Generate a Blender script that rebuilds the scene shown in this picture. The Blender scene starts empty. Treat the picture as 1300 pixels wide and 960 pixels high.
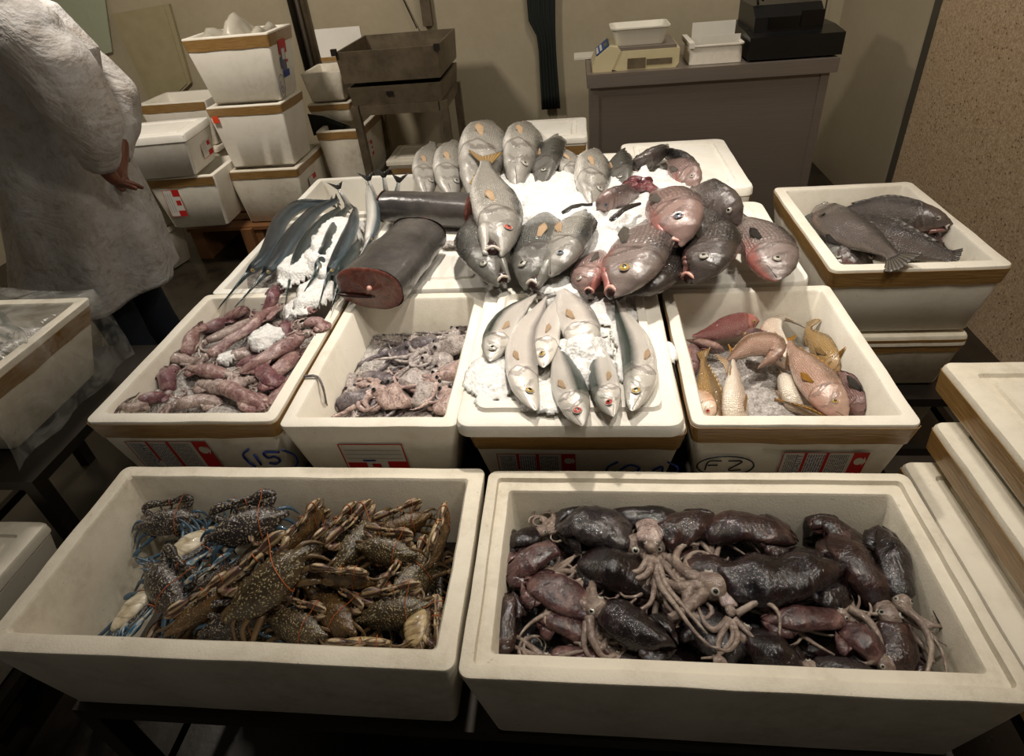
import bpy, math, random
from mathutils import Vector, Matrix, noise
random.seed(7)
R=math.radians
col=bpy.context.scene.collection
sc=bpy.context.scene
# ------------------------------------------------------------------ camera geometry (metres, x right, y away, z up)
FPX=776.0; PCX=650.0; PCY=435.0; CAMZ=1.65
def _axes():
    d=Vector((760-PCX,1550-PCY,FPX)).normalized()
    y=Vector((730-PCX,-114-PCY,FPX)).normalized()
    y=(y-y.dot(d)*d).normalized()
    Z=-d; Y=y; X=Y.cross(Z)
    return X,Y,Z
AX,AY,AZ=_axes()
def P(px,py,z):
    c=Vector((px-PCX,py-PCY,FPX)); r=Vector((c.dot(AX),c.dot(AY),c.dot(AZ)))
    t=(z-CAMZ)/r.z
    return Vector((r.x*t,r.y*t,z))
def PYl(px,py,yv):
    c=Vector((px-PCX,py-PCY,FPX)); r=Vector((c.dot(AX),c.dot(AY),c.dot(AZ)))
    t=yv/r.y
    return Vector((r.x*t,yv,CAMZ+r.z*t))
def SC(p):
    v=Vector((p[0],p[1],p[2]-CAMZ)); f=Vector((AX.z,AY.z,AZ.z))
    return v.dot(f)/FPX
cam=bpy.data.cameras.new('camera'); co=bpy.data.objects.new('camera',cam); col.objects.link(co)
right=Vector((AX.x,AY.x,AZ.x)); down=Vector((AX.y,AY.y,AZ.y)); fwd=Vector((AX.z,AY.z,AZ.z))
m=Matrix((right,-down,-fwd)).transposed().to_4x4(); m.translation=Vector((0,0,CAMZ))
co.matrix_world=m
cam.sensor_width=36; cam.sensor_fit='HORIZONTAL'; cam.lens=FPX/1300*36; cam.shift_y=-45/1300; cam.clip_start=.02
sc.camera=co
# ------------------------------------------------------------------ mesh helpers
CLIPB=None
def inner(b,z):
    x0,x1,y0,y1,z1,h,t,tp=b; d=t+tp*min(1,max(0,(z1-z)/h))+.002
    return x0+d,x1-d,y0+d,y1-d,z1-h+t+.001
def clipv(q):
    if q.z>CLIPB[4]-.004: return q
    a,b,c,d,e=inner(CLIPB,q.z); return Vector((min(max(q.x,a),b),min(max(q.y,c),d),max(q.z,e)))
class MB:
    def __init__(s): s.v=[]; s.f=[]; s.fm=[]; s.uv=[]; s.mats=[]
    def add(s,verts,faces,mat=None,uv=None):
        o=len(s.v); s.v+= [Vector(q) for q in verts]
        s.uv+= (uv if uv else [(0,0)]*len(verts))
        if mat is not None and mat not in s.mats: s.mats.append(mat)
        k=s.mats.index(mat) if mat is not None else 0
        for f in faces: s.f.append(tuple(i+o for i in f)); s.fm.append(k)
        return s
    def box(s,a,b,mat=None,rot=0,piv=None):
        x0,y0,z0=a;x1,y1,z1=b
        v=[Vector(q) for q in [(x0,y0,z0),(x1,y0,z0),(x1,y1,z0),(x0,y1,z0),(x0,y0,z1),(x1,y0,z1),(x1,y1,z1),(x0,y1,z1)]]
        if rot:
            piv=Vector(piv) if piv else Vector(((x0+x1)/2,(y0+y1)/2,0))
            M=Matrix.Rotation(rot,3,'Z'); v=[M@(q-piv)+piv for q in v]
        return s.add(v,[(0,3,2,1),(4,5,6,7),(0,1,5,4),(1,2,6,5),(2,3,7,6),(3,0,4,7)],mat)
    def loft(s,rings,mat=None,cap0=True,cap1=True,uvs=None,closed=True):
        n=len(rings[0]); v=[];uv=[]
        for i,r in enumerate(rings):
            v+=list(r); uv+= (uvs[i] if uvs else [(i/(len(rings)-1),j/n) for j in range(n)])
        f=[]
        for i in range(len(rings)-1):
            for j in range(n if closed else n-1):
                k=(j+1)%n
                f.append((i*n+j,i*n+k,(i+1)*n+k,(i+1)*n+j))
        if cap0: f.append(tuple(reversed(range(n))))
        if cap1: f.append(tuple((len(rings)-1)*n+j for j in range(n)))
        return s.add(v,f,mat,uv)
    def tube(s,pts,rad,n=8,mat=None,flat=1.0,cap=True):
        pts=[Vector(p) for p in pts]
        if not isinstance(rad,(list,tuple)): rad=[rad]*len(pts)
        rings=[]; ref=None
        for i,p in enumerate(pts):
            t=(pts[min(i+1,len(pts)-1)]-pts[max(i-1,0)])
            t=t.normalized() if t.length>1e-9 else Vector((0,0,1))
            if ref is None:
                ref=Vector((0,0,1)) if abs(t.z)<.9 else Vector((1,0,0))
            ref=(ref-ref.dot(t)*t)
            ref=ref.normalized() if ref.length>1e-6 else t.orthogonal().normalized()
            w=ref.cross(t)
            rings.append([p+(ref*math.cos(a)*flat+w*math.sin(a))*rad[i] for a in [2*math.pi*k/n for k in range(n)]])
        return s.loft(rings,mat,cap,cap)
    def ball(s,c,r,mat=None,n=12,m=8,M=None):
        c=Vector(c); rr=Vector(r) if isinstance(r,(tuple,list,Vector)) else Vector((r,r,r))
        rings=[];
        for i in range(1,m):
            a=math.pi*i/m
            rings.append([ (Vector((rr.x*math.sin(a)*math.cos(2*math.pi*k/n),rr.y*math.sin(a)*math.sin(2*math.pi*k/n),rr.z*math.cos(a)))) for k in range(n)])
        v=[Vector((0,0,rr.z))]+[q for r_ in rings for q in r_]+[Vector((0,0,-rr.z))]
        if M is not None: v=[M@q for q in v]
        v=[q+c for q in v]; f=[]; L=len(v)-1
        for k in range(n):
            f.append((0,1+k,1+(k+1)%n)); f.append((L,L-n+(k+1)%n,L-n+k))
            for i in range(m-2):
                a=1+i*n; f.append((a+k,a+n+k,a+n+(k+1)%n,a+(k+1)%n))
        uv=[(.5,.5+.5*(q-c).normalized().z) for q in v]
        return s.add(v,f,mat,uv)
    def jitter(s,amp,freq,axis=None):
        for i,q in enumerate(s.v):
            d=noise.noise_vector(q*freq)*amp
            if axis: d=Vector((d.x*axis[0],d.y*axis[1],d.z*axis[2]))
            s.v[i]=q+d
        return s
    def build(s,name,mat=None,parent=None,smooth=True,auto=None):
        if CLIPB: s.v=[clipv(q) for q in s.v]
        off=Vector((0,0,0)); q=parent
        while q is not None: off+=q.location; q=q.parent
        used=sorted({i for f in s.f for i in f}); rm={a:b for b,a in enumerate(used)}
        if len(used)<len(s.v):
            s.v=[s.v[i] for i in used]; s.uv=[s.uv[i] for i in used]; s.f=[tuple(rm[i] for i in f) for f in s.f]
        me=bpy.data.meshes.new(name)
        me.from_pydata([tuple(v-off) for v in s.v],[],s.f)
        mats=[mm for mm in s.mats] or [mat]
        for mm in mats: me.materials.append(mm)
        if s.mats:
            me.polygons.foreach_set('material_index',s.fm)
        ul=me.uv_layers.new(name='UVMap')
        for lp in me.loops: ul.data[lp.index].uv=s.uv[lp.vertex_index]
        if smooth:
            me.polygons.foreach_set('use_smooth',[True]*len(me.polygons))
            if auto: 
                try: me.set_sharp_from_angle(angle=R(auto))
                except Exception: pass
        me.validate(); me.update()
        o=bpy.data.objects.new(name,me); col.objects.link(o)
        if parent is not None: o.parent=parent
        return o
def tag(o,label=None,cat=None,group=None,kind=None):
    if label: o['label']=label
    if cat: o['category']=cat
    if group: o['group']=group
    if kind: o['kind']=kind
    return o
def thing(name,label,cat,loc,group=None):
    o=bpy.data.objects.new(name,None); o.empty_display_size=.05; col.objects.link(o); o.location=Vector(loc)
    return tag(o,label,cat,group)
def copy_tree(o,parent=None):
    c=o.copy(); col.objects.link(c)
    if parent is not None: c.parent=parent
    for ch in o.children: copy_tree(ch,c)
    return c
def crom(pts,N):
    pts=[Vector(p) for p in pts]
    if len(pts)==2: return [pts[0].lerp(pts[1],i/(N-1)) for i in range(N)]
    ps=[2*pts[0]-pts[1]]+pts+[2*pts[-1]-pts[-2]]
    dense=[]
    for i in range(1,len(ps)-2):
        for k in range(16):
            t=k/16; a,b,c,d=ps[i-1:i+3]
            dense.append(.5*((2*b)+(c-a)*t+(2*a-5*b+4*c-d)*t*t+(3*b-a-3*c+d)*t**3))
    dense.append(pts[-1])
    L=[0]
    for i in range(1,len(dense)): L.append(L[-1]+(dense[i]-dense[i-1]).length)
    out=[];j=0
    for i in range(N):
        s=L[-1]*i/(N-1)
        while j<len(L)-2 and L[j+1]<s: j+=1
        t=(s-L[j])/max(1e-9,L[j+1]-L[j]); out.append(dense[j].lerp(dense[j+1],min(1,max(0,t))))
    return out
def interp(tab,u):
    if u<=tab[0][0]: return tab[0][1]
    for (a,b),(c,d) in zip(tab,tab[1:]):
        if u<=c:
            t=(u-a)/(c-a); t=t*t*(3-2*t)*.35+t*.65
            return b+(d-b)*t
    return tab[-1][1]
# ------------------------------------------------------------------ materials
def hexc(h):
    h=h.lstrip('#'); c=[int(h[i:i+2],16)/255 for i in (0,2,4)]
    return tuple(((x+.055)/1.055)**2.4 if x>.04045 else x/12.92 for x in c)+(1,)
class NT:
    def __init__(s,name):
        s.m=bpy.data.materials.new(name); s.m.use_nodes=True; s.t=s.m.node_tree; s.b=s.t.nodes['Principled BSDF']
    def n(s,ty,**k):
        q=s.t.nodes.new(ty)
        for a,b in k.items():
            if a.startswith('i_'):
                q.inputs[a[2:].replace('_',' ')].default_value=b
            else: setattr(q,a,b)
        return q
    def l(s,a,b): s.t.links.new(a,b)
    def ramp(s,fac,stops,interp='LINEAR'):
        r=s.n('ShaderNodeValToRGB'); r.color_ramp.interpolation=interp
        e=r.color_ramp.elements
        while len(e)<len(stops): e.new(.5)
        for i,(p,c) in enumerate(stops):
            e[i].position=p; e[i].color=c if isinstance(c,tuple) and len(c)==4 else ((c,c,c,1) if isinstance(c,(int,float)) else hexc(c))
        s.l(fac,r.inputs[0]); return r.outputs[0]
    def noise(s,vec,scale,detail=4,rough=.6,dist=0):
        q=s.n('ShaderNodeTexNoise'); q.inputs['Scale'].default_value=scale; q.inputs['Detail'].default_value=detail
        q.inputs['Roughness'].default_value=rough; q.inputs['Distortion'].default_value=dist
        if vec: s.l(vec,q.inputs['Vector'])
        return q.outputs['Fac']
    def mix(s,fac,a,b,mode='MIX'):
        q=s.n('ShaderNodeMix',data_type='RGBA',blend_type=mode)
        for sock,val in ((q.inputs[0],fac),(q.inputs[6],a),(q.inputs[7],b)):
            if hasattr(val,'links'): s.l(val,sock)
            else: sock.default_value= hexc(val) if isinstance(val,str) else val
        return q.outputs[2]
    def math(s,op,a,b=None,clamp=False):
        q=s.n('ShaderNodeMath',operation=op,use_clamp=clamp)
        for i,val in enumerate((a,b)):
            if val is None: continue
            if hasattr(val,'links'): s.l(val,q.inputs[i])
            else: q.inputs[i].default_value=val
        return q.outputs[0]
    def bump(s,h,strength=.3,dist=.002):
        q=s.n('ShaderNodeBump'); q.inputs['Strength'].default_value=strength; q.inputs['Distance'].default_value=dist
        s.l(h,q.inputs['Height']); s.l(q.outputs[0],s.b.inputs['Normal']); s.l(q.outputs[0],s.b.inputs['Coat Normal']); return q
    def coord(s,w='Object'): return s.n('ShaderNodeTexCoord').outputs[w]
    def set(s,**k):
        names={'rough':'Roughness','metal':'Metallic','coat':'Coat Weight','coatr':'Coat Roughness','sss':'Subsurface Weight','trans':'Transmission Weight','alpha':'Alpha','ior':'IOR','spec':'Specular IOR Level'}
        for a,b in k.items():
            if hasattr(b,'links'): s.l(b,s.b.inputs[names[a]])
            else: s.b.inputs[names[a]].default_value=b
        return s
    def color(s,c):
        if hasattr(c,'links'): s.l(c,s.b.inputs['Base Color'])
        else: s.b.inputs['Base Color'].default_value=c if isinstance(c,tuple) else hexc(c)
        return s
def plain(name,c,c2=None,rough=.5,metal=0,scale=8,bump=0,bscale=80,coat=0,**k):
    t=NT(name); t.set(rough=rough,metal=metal,coat=coat,**k)
    v=t.coord()
    t.color(t.mix(t.noise(v,scale,5),c,c2 or c))
    if bump: t.bump(t.noise(v,bscale,3),bump,.002)
    return t.m
def foam_mat(name,base,dirt,amt=.55):
    t=NT(name); v=t.coord()
    bead=t.n('ShaderNodeTexVoronoi'); bead.inputs['Scale'].default_value=260; t.l(v,bead.inputs['Vector'])
    n1=t.noise(v,5,6,.65); n2=t.noise(v,38,5,.7)
    f=t.math('MULTIPLY',t.ramp(n1,[(.42,0.0),(.75,1.0)]),t.ramp(n2,[(.35,0.2),(.7,1.0)]))
    f=t.math('MULTIPLY',f,amt)
    c=t.mix(f,base,dirt)
    # small scuffs
    n3=t.noise(v,90,2,.5); sp=t.ramp(n3,[(.72,0.0),(.78,.6)])
    c=t.mix(t.math('MULTIPLY',sp,amt*.8),c,'#6e6452')
    t.color(c); t.set(rough=.55,spec=.4,sss=0.0)
    h=t.math('ADD',t.math('MULTIPLY',bead.outputs['Distance'],.5),t.math('MULTIPLY',n2,.8))
    t.bump(h,.35,.0015); return t.m
M={}
M['foam']=foam_mat('foam_clean','#e6e0d2','#a89877',.5)
M['foam2']=foam_mat('foam_used','#dcd4c2','#8d7d5e',.75)
M['foam3']=foam_mat('foam_wet','#eae6dc','#b5a684',.45)
M['tape']=None
t=NT('packing_tape'); v=t.coord(); mp=t.n('ShaderNodeMapping'); mp.inputs['Scale'].default_value=(6,6,60); t.l(v,mp.inputs[0])
n=t.noise(mp.outputs[0],3,4,.6); t.color(t.ramp(n,[(.3,'#86653a'),(.5,'#937142'),(.7,'#a0804f')])); t.set(rough=.28,coat=.4); t.bump(n,.4,.003); M['tape']=t.m
M['tape_dark']=plain('dark_tape','#2c2620','#3a332a',.4)
M['steel_dark']=plain('dark_steel','#26221e','#3a342c',.4,.6,6,.15,40)
M['stain']=None
t=NT('brushed_steel'); v=t.coord(); mp=t.n('ShaderNodeMapping'); mp.inputs['Scale'].default_value=(2,2,160); t.l(v,mp.inputs[0])
n=t.noise(mp.outputs[0],2,4,.6); t.color(t.ramp(n,[(.3,'#857a70'),(.7,'#91867b')])); t.set(rough=.42,metal=.55); t.bump(n,.03,.001); M['stain']=t.m
t=NT('dull_steel'); v=t.coord(); n=t.noise(v,9,5,.65); n2=t.noise(v,60,3)
t.color(t.ramp(n,[(.3,'#5b5040'),(.7,'#82745e')])); t.set(rough=.45,metal=.55); t.bump(n2,.15,.002); M['dull']=t.m
t=NT('wall_paint'); v=t.coord(); n=t.noise(v,1.4,5,.6); n2=t.noise(v,30,4,.6)
t.color(t.mix(t.math('MULTIPLY',n2,.35),t.ramp(n,[(.3,'#a89b80'),(.7,'#b9ad94')]),'#8c8068')); t.set(rough=.45); t.bump(n2,.05,.002); M['wall']=t.m
t=NT('terrazzo'); v=t.coord()
vo=t.n('ShaderNodeTexVoronoi'); vo.inputs['Scale'].default_value=55; t.l(v,vo.inputs['Vector'])
n=t.noise(v,130,3,.6); n1=t.noise(v,3,4)
base=t.ramp(n,[(.35,'#9a7f60'),(.55,'#c0a888'),(.7,'#d2bfa2')])
sep=t.n('ShaderNodeSeparateColor'); t.l(vo.outputs['Color'],sep.inputs[0])
spk=t.math('MULTIPLY',t.math('LESS_THAN',sep.outputs[0],.16),t.math('LESS_THAN',vo.outputs['Distance'],.28))
c=t.mix(spk,base,'#5a4433'); c=t.mix(t.math('MULTIPLY',n1,.35),c,'#a08468')
t.color(c); t.set(rough=.4); M['terrazzo']=t.m
t=NT('wet_floor'); v=t.coord(); n=t.noise(v,3,6,.6); t.color(t.ramp(n,[(.35,'#15120e'),(.7,'#3a3226')])); t.set(rough=t.ramp(n,[(.3,.15),(.7,.5)])); t.bump(t.noise(v,30,3),.2,.003); M['floor']=t.m
M['trim']=plain('dark_trim','#3c3830','#4a453b',.5)
M['black']=plain('black_plastic','#070707','#101010',.35,0,8,.05)
M['blackglass']=plain('black_glass','#050506','#08080a',.12)
M['cream']=plain('cream_plastic','#d8cda8','#bfb083',.4,0,9)
M['whitep']=plain('white_plastic','#dcd8ca','#cfc9b8',.35,0,9)
M['paper']=plain('paper','#d5d2c8','#c8c4b8',.7,0,20)
M['red']=plain('red_ink','#b01c1c','#c42a26',.5,0,60)
M['orange']=plain('orange_sticker','#e0481e','#d83c14',.5)
M['blue']=plain('blue_ink','#1c2f78','#24408c',.5)
M['grey_ink']=plain('grey_ink','#5c5c70','#6a6a80',.6)
M['ink']=plain('black_ink','#17191f','#1b1e28',.5)
M['wood']=plain('wood','#6a4526','#82582f',.7,0,14,.2,40)
M['cloth_dark']=plain('dark_green_cloth','#0b100c','#141a15',.8)
M['blueplastic']=plain('blue_panel','#244a86','#1d3d72',.4)
M['lcd']=plain('display_glass','#3c4a42','#2c3832',.2)
M['rubber']=plain('rubber','#15130f','#201d18',.6)
t=NT('clear_film'); v=t.coord(); n=t.noise(v,9,5,.6,1.2)
t.color('#e8e8e0'); t.set(rough=.18,spec=.8,alpha=t.ramp(n,[(.4,.05),(.62,.24)])); t.bump(n,.8,.01); M['film']=t.m
t=NT('milky_film'); v=t.coord(); n=t.noise(v,12,5,.6,1)
t.color('#b9bfa4'); t.set(rough=.3,alpha=.72); t.bump(n,.5,.01); M['milky']=t.m
# crushed ice
def ice_mat(name,c1,c2,rough=.22,bs=.9):
    t=NT(name); v=t.coord()
    vo=t.n('ShaderNodeTexVoronoi'); vo.inputs['Scale'].default_value=150; t.l(v,vo.inputs['Vector'])
    n=t.noise(v,60,5,.7); n0=t.noise(v,14,3)
    t.color(t.mix(t.ramp(n,[(.3,0.0),(.62,1.0)]),c2,c1)); t.set(rough=rough,sss=.25,coat=.3,ior=1.31)
    t.b.inputs['Subsurface Radius'].default_value=(.02,.02,.02); t.b.inputs['Subsurface Scale'].default_value=.5
    t.bump(t.math('ADD',t.math('MULTIPLY',vo.outputs['Distance'],1.0),n),bs,.006); return t.m
M['ice']=ice_mat('crushed_ice','#efeeeb','#cfcdc9',bs=.4)
M['ice_clear']=ice_mat('wet_ice','#cfc4bc','#6e625a',.06,1.0)
M['ice_grey']=ice_mat('melting_ice','#cfc9c4','#8d8680',.12,1.0)
# ---- fish skins. UV.x = along body (0 snout .. 1 tail), UV.y = 0 belly .. 1 back
def fish_mat(name,belly,side,back,head=None,blood=None,scales=(60,26),sc_amt=.5,rough=.25,metal=.15,mott=.25,sharp=.5,lines=None):
    t=NT(name); uv=t.coord('UV'); ob=t.coord()
    sx=t.n('ShaderNodeSeparateXYZ'); t.l(uv,sx.inputs[0]); u=sx.outputs[0]; v=sx.outputs[1]
    n=t.noise(ob,28,6,.72); n2=t.noise(ob,130,4,.7)
    vv=t.math('ADD',v,t.math('MULTIPLY',t.math('SUBTRACT',n,.5),mott))
    w=.25*(1-sharp)+.04
    c=t.ramp(vv,[(.12,belly),(max(.14,.42-w),side),(.46+w,side),(min(.97,.62+w),back)])
    mp=t.n('ShaderNodeMapping'); mp.inputs['Scale'].default_value=(scales[0],scales[1],1); t.l(uv,mp.inputs[0])
    vo=t.n('ShaderNodeTexVoronoi'); vo.inputs['Scale'].default_value=1; vo.inputs['Randomness'].default_value=.35; t.l(mp.outputs[0],vo.inputs['Vector'])
    body=t.ramp(u,[(.23,0.0),(.27,1.0)])
    edge=t.math('MULTIPLY',t.ramp(vo.outputs['Distance'],[(.25,0.0),(.6,1.0)]),body)
    c=t.mix(t.math('MULTIPLY',edge,sc_amt),c,t.mix(.5,c,'#1d1a18','MULTIPLY'))
    if head: 
        hf=t.ramp(t.math('ADD',u,t.math('MULTIPLY',t.math('SUBTRACT',n,.5),.12)),[(.16,.7),(.26,0.0)])
        c=t.mix(hf,c,head)
    if blood:
        bf=t.math('MULTIPLY',t.ramp(t.math('ADD',u,t.math('MULTIPLY',t.math('SUBTRACT',n,.5),.3)),[(.2,1.0),(.42,0.0)]),t.ramp(t.math('ADD',v,t.math('MULTIPLY',t.math('SUBTRACT',n,.5),.6)),[(.12,1.0),(.36,0.0)]))
        c=t.mix(t.math('MULTIPLY',bf,.7),c,blood)
    if lines:
        wv=t.math('SINE',t.math('MULTIPLY',v,lines[0])); lf=t.math('MULTIPLY',t.ramp(wv,[(.6,0.0),(.9,1.0)]),lines[1])
        c=t.mix(lf,c,lines[2])
    # cheek plates: lighter and darker arcs over the head
    ar=t.math('SINE',t.math('ADD',t.math('MULTIPLY',t.math('SUBTRACT',u,t.math('MULTIPLY',t.math('ABSOLUTE',t.math('SUBTRACT',v,.38)),.16)),-70.0),t.math('MULTIPLY',n,5.0)))
    hf2=t.math('MULTIPLY',t.ramp(u,[(.08,0.0),(.13,1.0),(.24,1.0),(.26,0.0)]),t.ramp(v,[(.15,0.0),(.3,1.0),(.6,1.0),(.75,0.0)]))
    arf=t.math('MULTIPLY',t.math('MULTIPLY',t.ramp(ar,[(.35,0.0),(.85,1.0)]),hf2),.45)
    c=t.mix(arf,c,'#40342e')
    # gill edge crease: its shading line is painted into the skin colour
    g=t.math('ABSOLUTE',t.math('SUBTRACT',u,t.math('ADD',.245,t.math('MULTIPLY',t.math('ABSOLUTE',t.math('SUBTRACT',v,.4)),-.1))))
    gf=t.math('MULTIPLY',t.ramp(g,[(0.0,1.0),(.012,0.0)]),.6)
    c=t.mix(gf,c,'#3a2a26')
    c=t.mix(t.ramp(n2,[(.55,0.0),(.8,.35)]),c,t.mix(.5,c,'#3a332e'))
    t.color(c); t.set(rough=t.ramp(n,[(.3,rough*.7),(.7,rough*1.5)]),metal=metal*.25,coat=.6,coatr=.12)
    hh=t.math('ADD',t.math('ADD',t.math('MULTIPLY',edge,-.9),t.math('MULTIPLY',n,1.2)),t.math('ADD',t.math('MULTIPLY',n2,.35),t.math('MULTIPLY',arf,-1.5))); t.bump(hh,.6,.0028); return t.m
M['bass']=fish_mat('silver_bass_skin','#f0ebe2','#9f9b93','#2f312f',head='#8a867f',scales=(80,34),sc_amt=.5,metal=.25,mott=.3)
M['bass_dk']=fish_mat('grey_bass_skin','#8f8c84','#5a5a56','#272826',head='#66645e',scales=(80,34),sc_amt=.6,metal=.2,mott=.4)
M['snap']=fish_mat('pink_snapper_skin','#cfaea5','#857671','#37312f',head='#7b6e68',blood='#a8524a',scales=(56,22),sc_amt=.85,metal=.1,mott=.35)
M['snap_pk']=fish_mat('rosy_snapper_skin','#cfaaa1','#947b75','#574744',head='#8c746d',blood='#a35049',scales=(56,22),sc_amt=.85,metal=.1,mott=.3)
M['snap_dk']=fish_mat('dark_snapper_skin','#8f7a74','#4f4845','#262321',head='#4a423e',blood='#7d5049',scales=(56,22),sc_amt=.85,metal=.1,mott=.35)
M['mack']=fish_mat('bonito_skin','#f0ebe2','#cfc8bf','#26332a',head='#b3aea4',scales=(160,50),sc_amt=.12,rough=.18,metal=.4,mott=.08,sharp=.9)
M['mack_s']=fish_mat('silver_bonito_skin','#f0ebe3','#dcd3ca','#8f8a84',head='#cfcac0',scales=(160,50),sc_amt=.1,rough=.16,metal=.4,mott=.1,sharp=.6)
M['yel']=fish_mat('golden_snapper_skin','#dcc9b8','#b4917e','#7d5f4a',head='#a88a7c',blood='#b07a70',scales=(70,26),sc_amt=.4,metal=.1,mott=.3)
M['yelb']=fish_mat('mustard_snapper_skin','#cdb18a','#a5834e','#735a36',head='#a08260',scales=(70,26),sc_amt=.4,metal=.05,mott=.3)
M['pinkf']=fish_mat('pink_bream_skin','#d6b0a8','#bd8480','#a4605c',head='#b06c60',scales=(60,22),sc_amt=.3,metal=.1,mott=.35)
M['mauve']=fish_mat('mauve_fish_skin','#a58478','#80605c','#56403e',head='#7b5f5c',scales=(80,30),sc_amt=.4,metal=.1,mott=.35)
M['palef']=fish_mat('pale_fish_skin','#eadfce','#dfcab6','#c89b78',head='#d8c2b0',scales=(80,30),sc_amt=.2,metal=.15,mott=.3)
M['grou']=fish_mat('grey_grouper_skin','#8c8078','#645a55','#38322f',head='#564c48',blood='#8f5a52',scales=(90,34),sc_amt=.5,metal=.1,mott=.35)
M['needle']=fish_mat('needlefish_skin','#dcd8d0','#4d5f66','#081820',head='#0d201f',scales=(260,30),sc_amt=.4,rough=.15,metal=.4,mott=.14,sharp=.95)
M['needle_g']=fish_mat('green_needlefish_skin','#d6d8d0','#25403e','#081f1e',head='#0d2420',scales=(260,30),sc_amt=.4,rough=.15,metal=.3,mott=.2,sharp=.9)
def fin_mat(name,c1,c2,scale=60):
    t=NT(name); uv=t.coord('UV'); sx=t.n('ShaderNodeSeparateXYZ'); t.l(uv,sx.inputs[0])
    w=t.math('SINE',t.math('MULTIPLY',sx.outputs[1],scale)); n=t.noise(t.coord(),60,3)
    c=t.mix(t.ramp(w,[(.3,0.0),(.7,1.0)]),c1,c2); c=t.mix(t.math('MULTIPLY',n,.4),c,c2)
    t.color(c); t.set(rough=.3,coat=.4); t.bump(w,.6,.002); return t.m
M['fin_grey']=fin_mat('grey_fin','#6a645c','#37332e')
M['fin_yel']=fin_mat('yellow_fin','#b5822c','#7a5218')
M['fin_tan']=fin_mat('tan_fin','#a5834e','#6b5634')
M['fin_pink']=fin_mat('pink_fin','#c08a80','#87504a')
M['fin_dark']=fin_mat('dark_fin','#2c2926','#171513')
M['fin_cream']=fin_mat('cream_fin','#cdb294','#b0906c')
M['pupil']=plain('pupil','#040405','#06070a',.05,coat=1)
M['iris_y']=plain('yellow_iris','#b8a04e','#8a6c2c',.12,0,60,coat=1)
M['iris_s']=plain('silver_iris','#b8b4a8','#8a867a',.12,0,60,coat=1)
M['iris_r']=plain('red_iris','#a03028','#c25a4c',.12,0,60,coat=1)
M['iris_b']=plain('blue_iris','#5a6474','#3a4250',.12,0,60,coat=1)
M['mouth']=plain('mouth_dark','#180b09','#2e1410',.3,coat=.5)
M['gum']=plain('gum','#c8897c','#e0b4a4',.3,0,60,coat=.5)
M['lip']=plain('pale_lip','#d8cec2','#b5a79a',.3,0,60,coat=.5)
M['flesh']=None
t=NT('raw_red_flesh'); v=t.coord(); n=t.noise(v,22,6,.7,1.5); vo=t.n('ShaderNodeTexVoronoi',feature='DISTANCE_TO_EDGE'); vo.inputs['Scale'].default_value=17; _a=t.n('ShaderNodeVectorMath',operation='MULTIPLY_ADD'); _n=t.n('ShaderNodeTexNoise'); _n.inputs['Scale'].default_value=14; t.l(v,_n.inputs['Vector']); t.l(_n.outputs['Color'],_a.inputs[0]); _a.inputs[1].default_value=(.06,.06,.06); t.l(v,_a.inputs[2]); t.l(_a.outputs[0],vo.inputs['Vector'])
c=t.ramp(n,[(.3,'#4a2620'),(.55,'#6d3e34'),(.75,'#8d6052')]); c=t.mix(t.ramp(vo.outputs['Distance'],[(0.0,.25),(.04,0.0)]),c,'#a07464')
t.color(c); t.set(rough=.3,coat=.4); t.bump(n,.5,.004); M['flesh']=t.m
t=NT('swordfish_skin'); v=t.coord(); n=t.noise(v,9,6,.65); n2=t.noise(v,70,4,.6)
t.color(t.mix(t.math('MULTIPLY',n2,.4),t.ramp(n,[(.3,'#2f2d2b'),(.55,'#4a4744'),(.75,'#625d59')]),'#2a2628')); t.set(rough=.26,coat=.35,coatr=.2); t.bump(t.math('ADD',n2,n),.35,.003); M['sword']=t.m
def squid_mat(name,c1,c2,c3,rough=.12,scale=24,spots=None):
    t=NT(name); v=t.coord(); n=t.noise(v,scale,6,.65,.8); n2=t.noise(v,scale*7,3,.6)
    c=t.ramp(n,[(.32,c1),(.5,c2),(.68,c3)])
    if spots: c=t.mix(t.ramp(n2,[(.52,0.0),(.62,.7)]),c,spots)
    t.color(c); t.set(rough=t.ramp(n2,[(.3,rough*.8),(.7,rough*2.2)]),coat=.7,coatr=.03,sss=.0 if rough<.1 else .08,spec=.35); t.b.inputs['Subsurface Radius'].default_value=(.01,.005,.004)
    n3=t.noise(v,75,3,.6); t.bump(t.math('ADD',t.math('MULTIPLY',n3,.5),t.math('ADD',n,t.math('MULTIPLY',n2,.18))),.8,.006); return t.m
M['sq_pk']=squid_mat('pink_squid_skin','#6b4a4a','#8f6e69','#bba59b',spots='#5c3c42')
M['sq_pk2']=squid_mat('rose_squid_skin','#55343a','#744c50','#a07f7a',spots='#472a32')
M['sq_pale']=squid_mat('pale_squid_skin','#7d6a64','#a08e86','#cbbcb2',spots='#6d5456')
M['sq_dk']=squid_mat('dark_squid_skin','#0a0708','#160d0e','#2a1a1b',rough=.07)
M['sq_br']=squid_mat('brown_squid_skin','#150c0c','#2a1917','#473029',rough=.08)
M['sq_mv']=squid_mat('mauve_squid_skin','#261817','#482f2f','#7a5d57',rough=.09)
M['sq_gy']=squid_mat('grey_squid_skin','#151213','#262122','#433b38',rough=.09)
M['arm']=squid_mat('tentacle_skin','#5c4c44','#7d6d63','#a09080',rough=.12,scale=40)
M['arm_dk']=squid_mat('dark_tentacle_skin','#4a3532','#6d5650','#8d766c',rough=.15,scale=40)
M['oct']=squid_mat('octopus_skin','#857b78','#aaa09b','#cfc4bc',rough=.12,spots='#5d5250')
M['oct2']=squid_mat('pink_octopus_skin','#8a746e','#ad958d','#cdb6ac',rough=.12,spots='#5d4a48')
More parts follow.
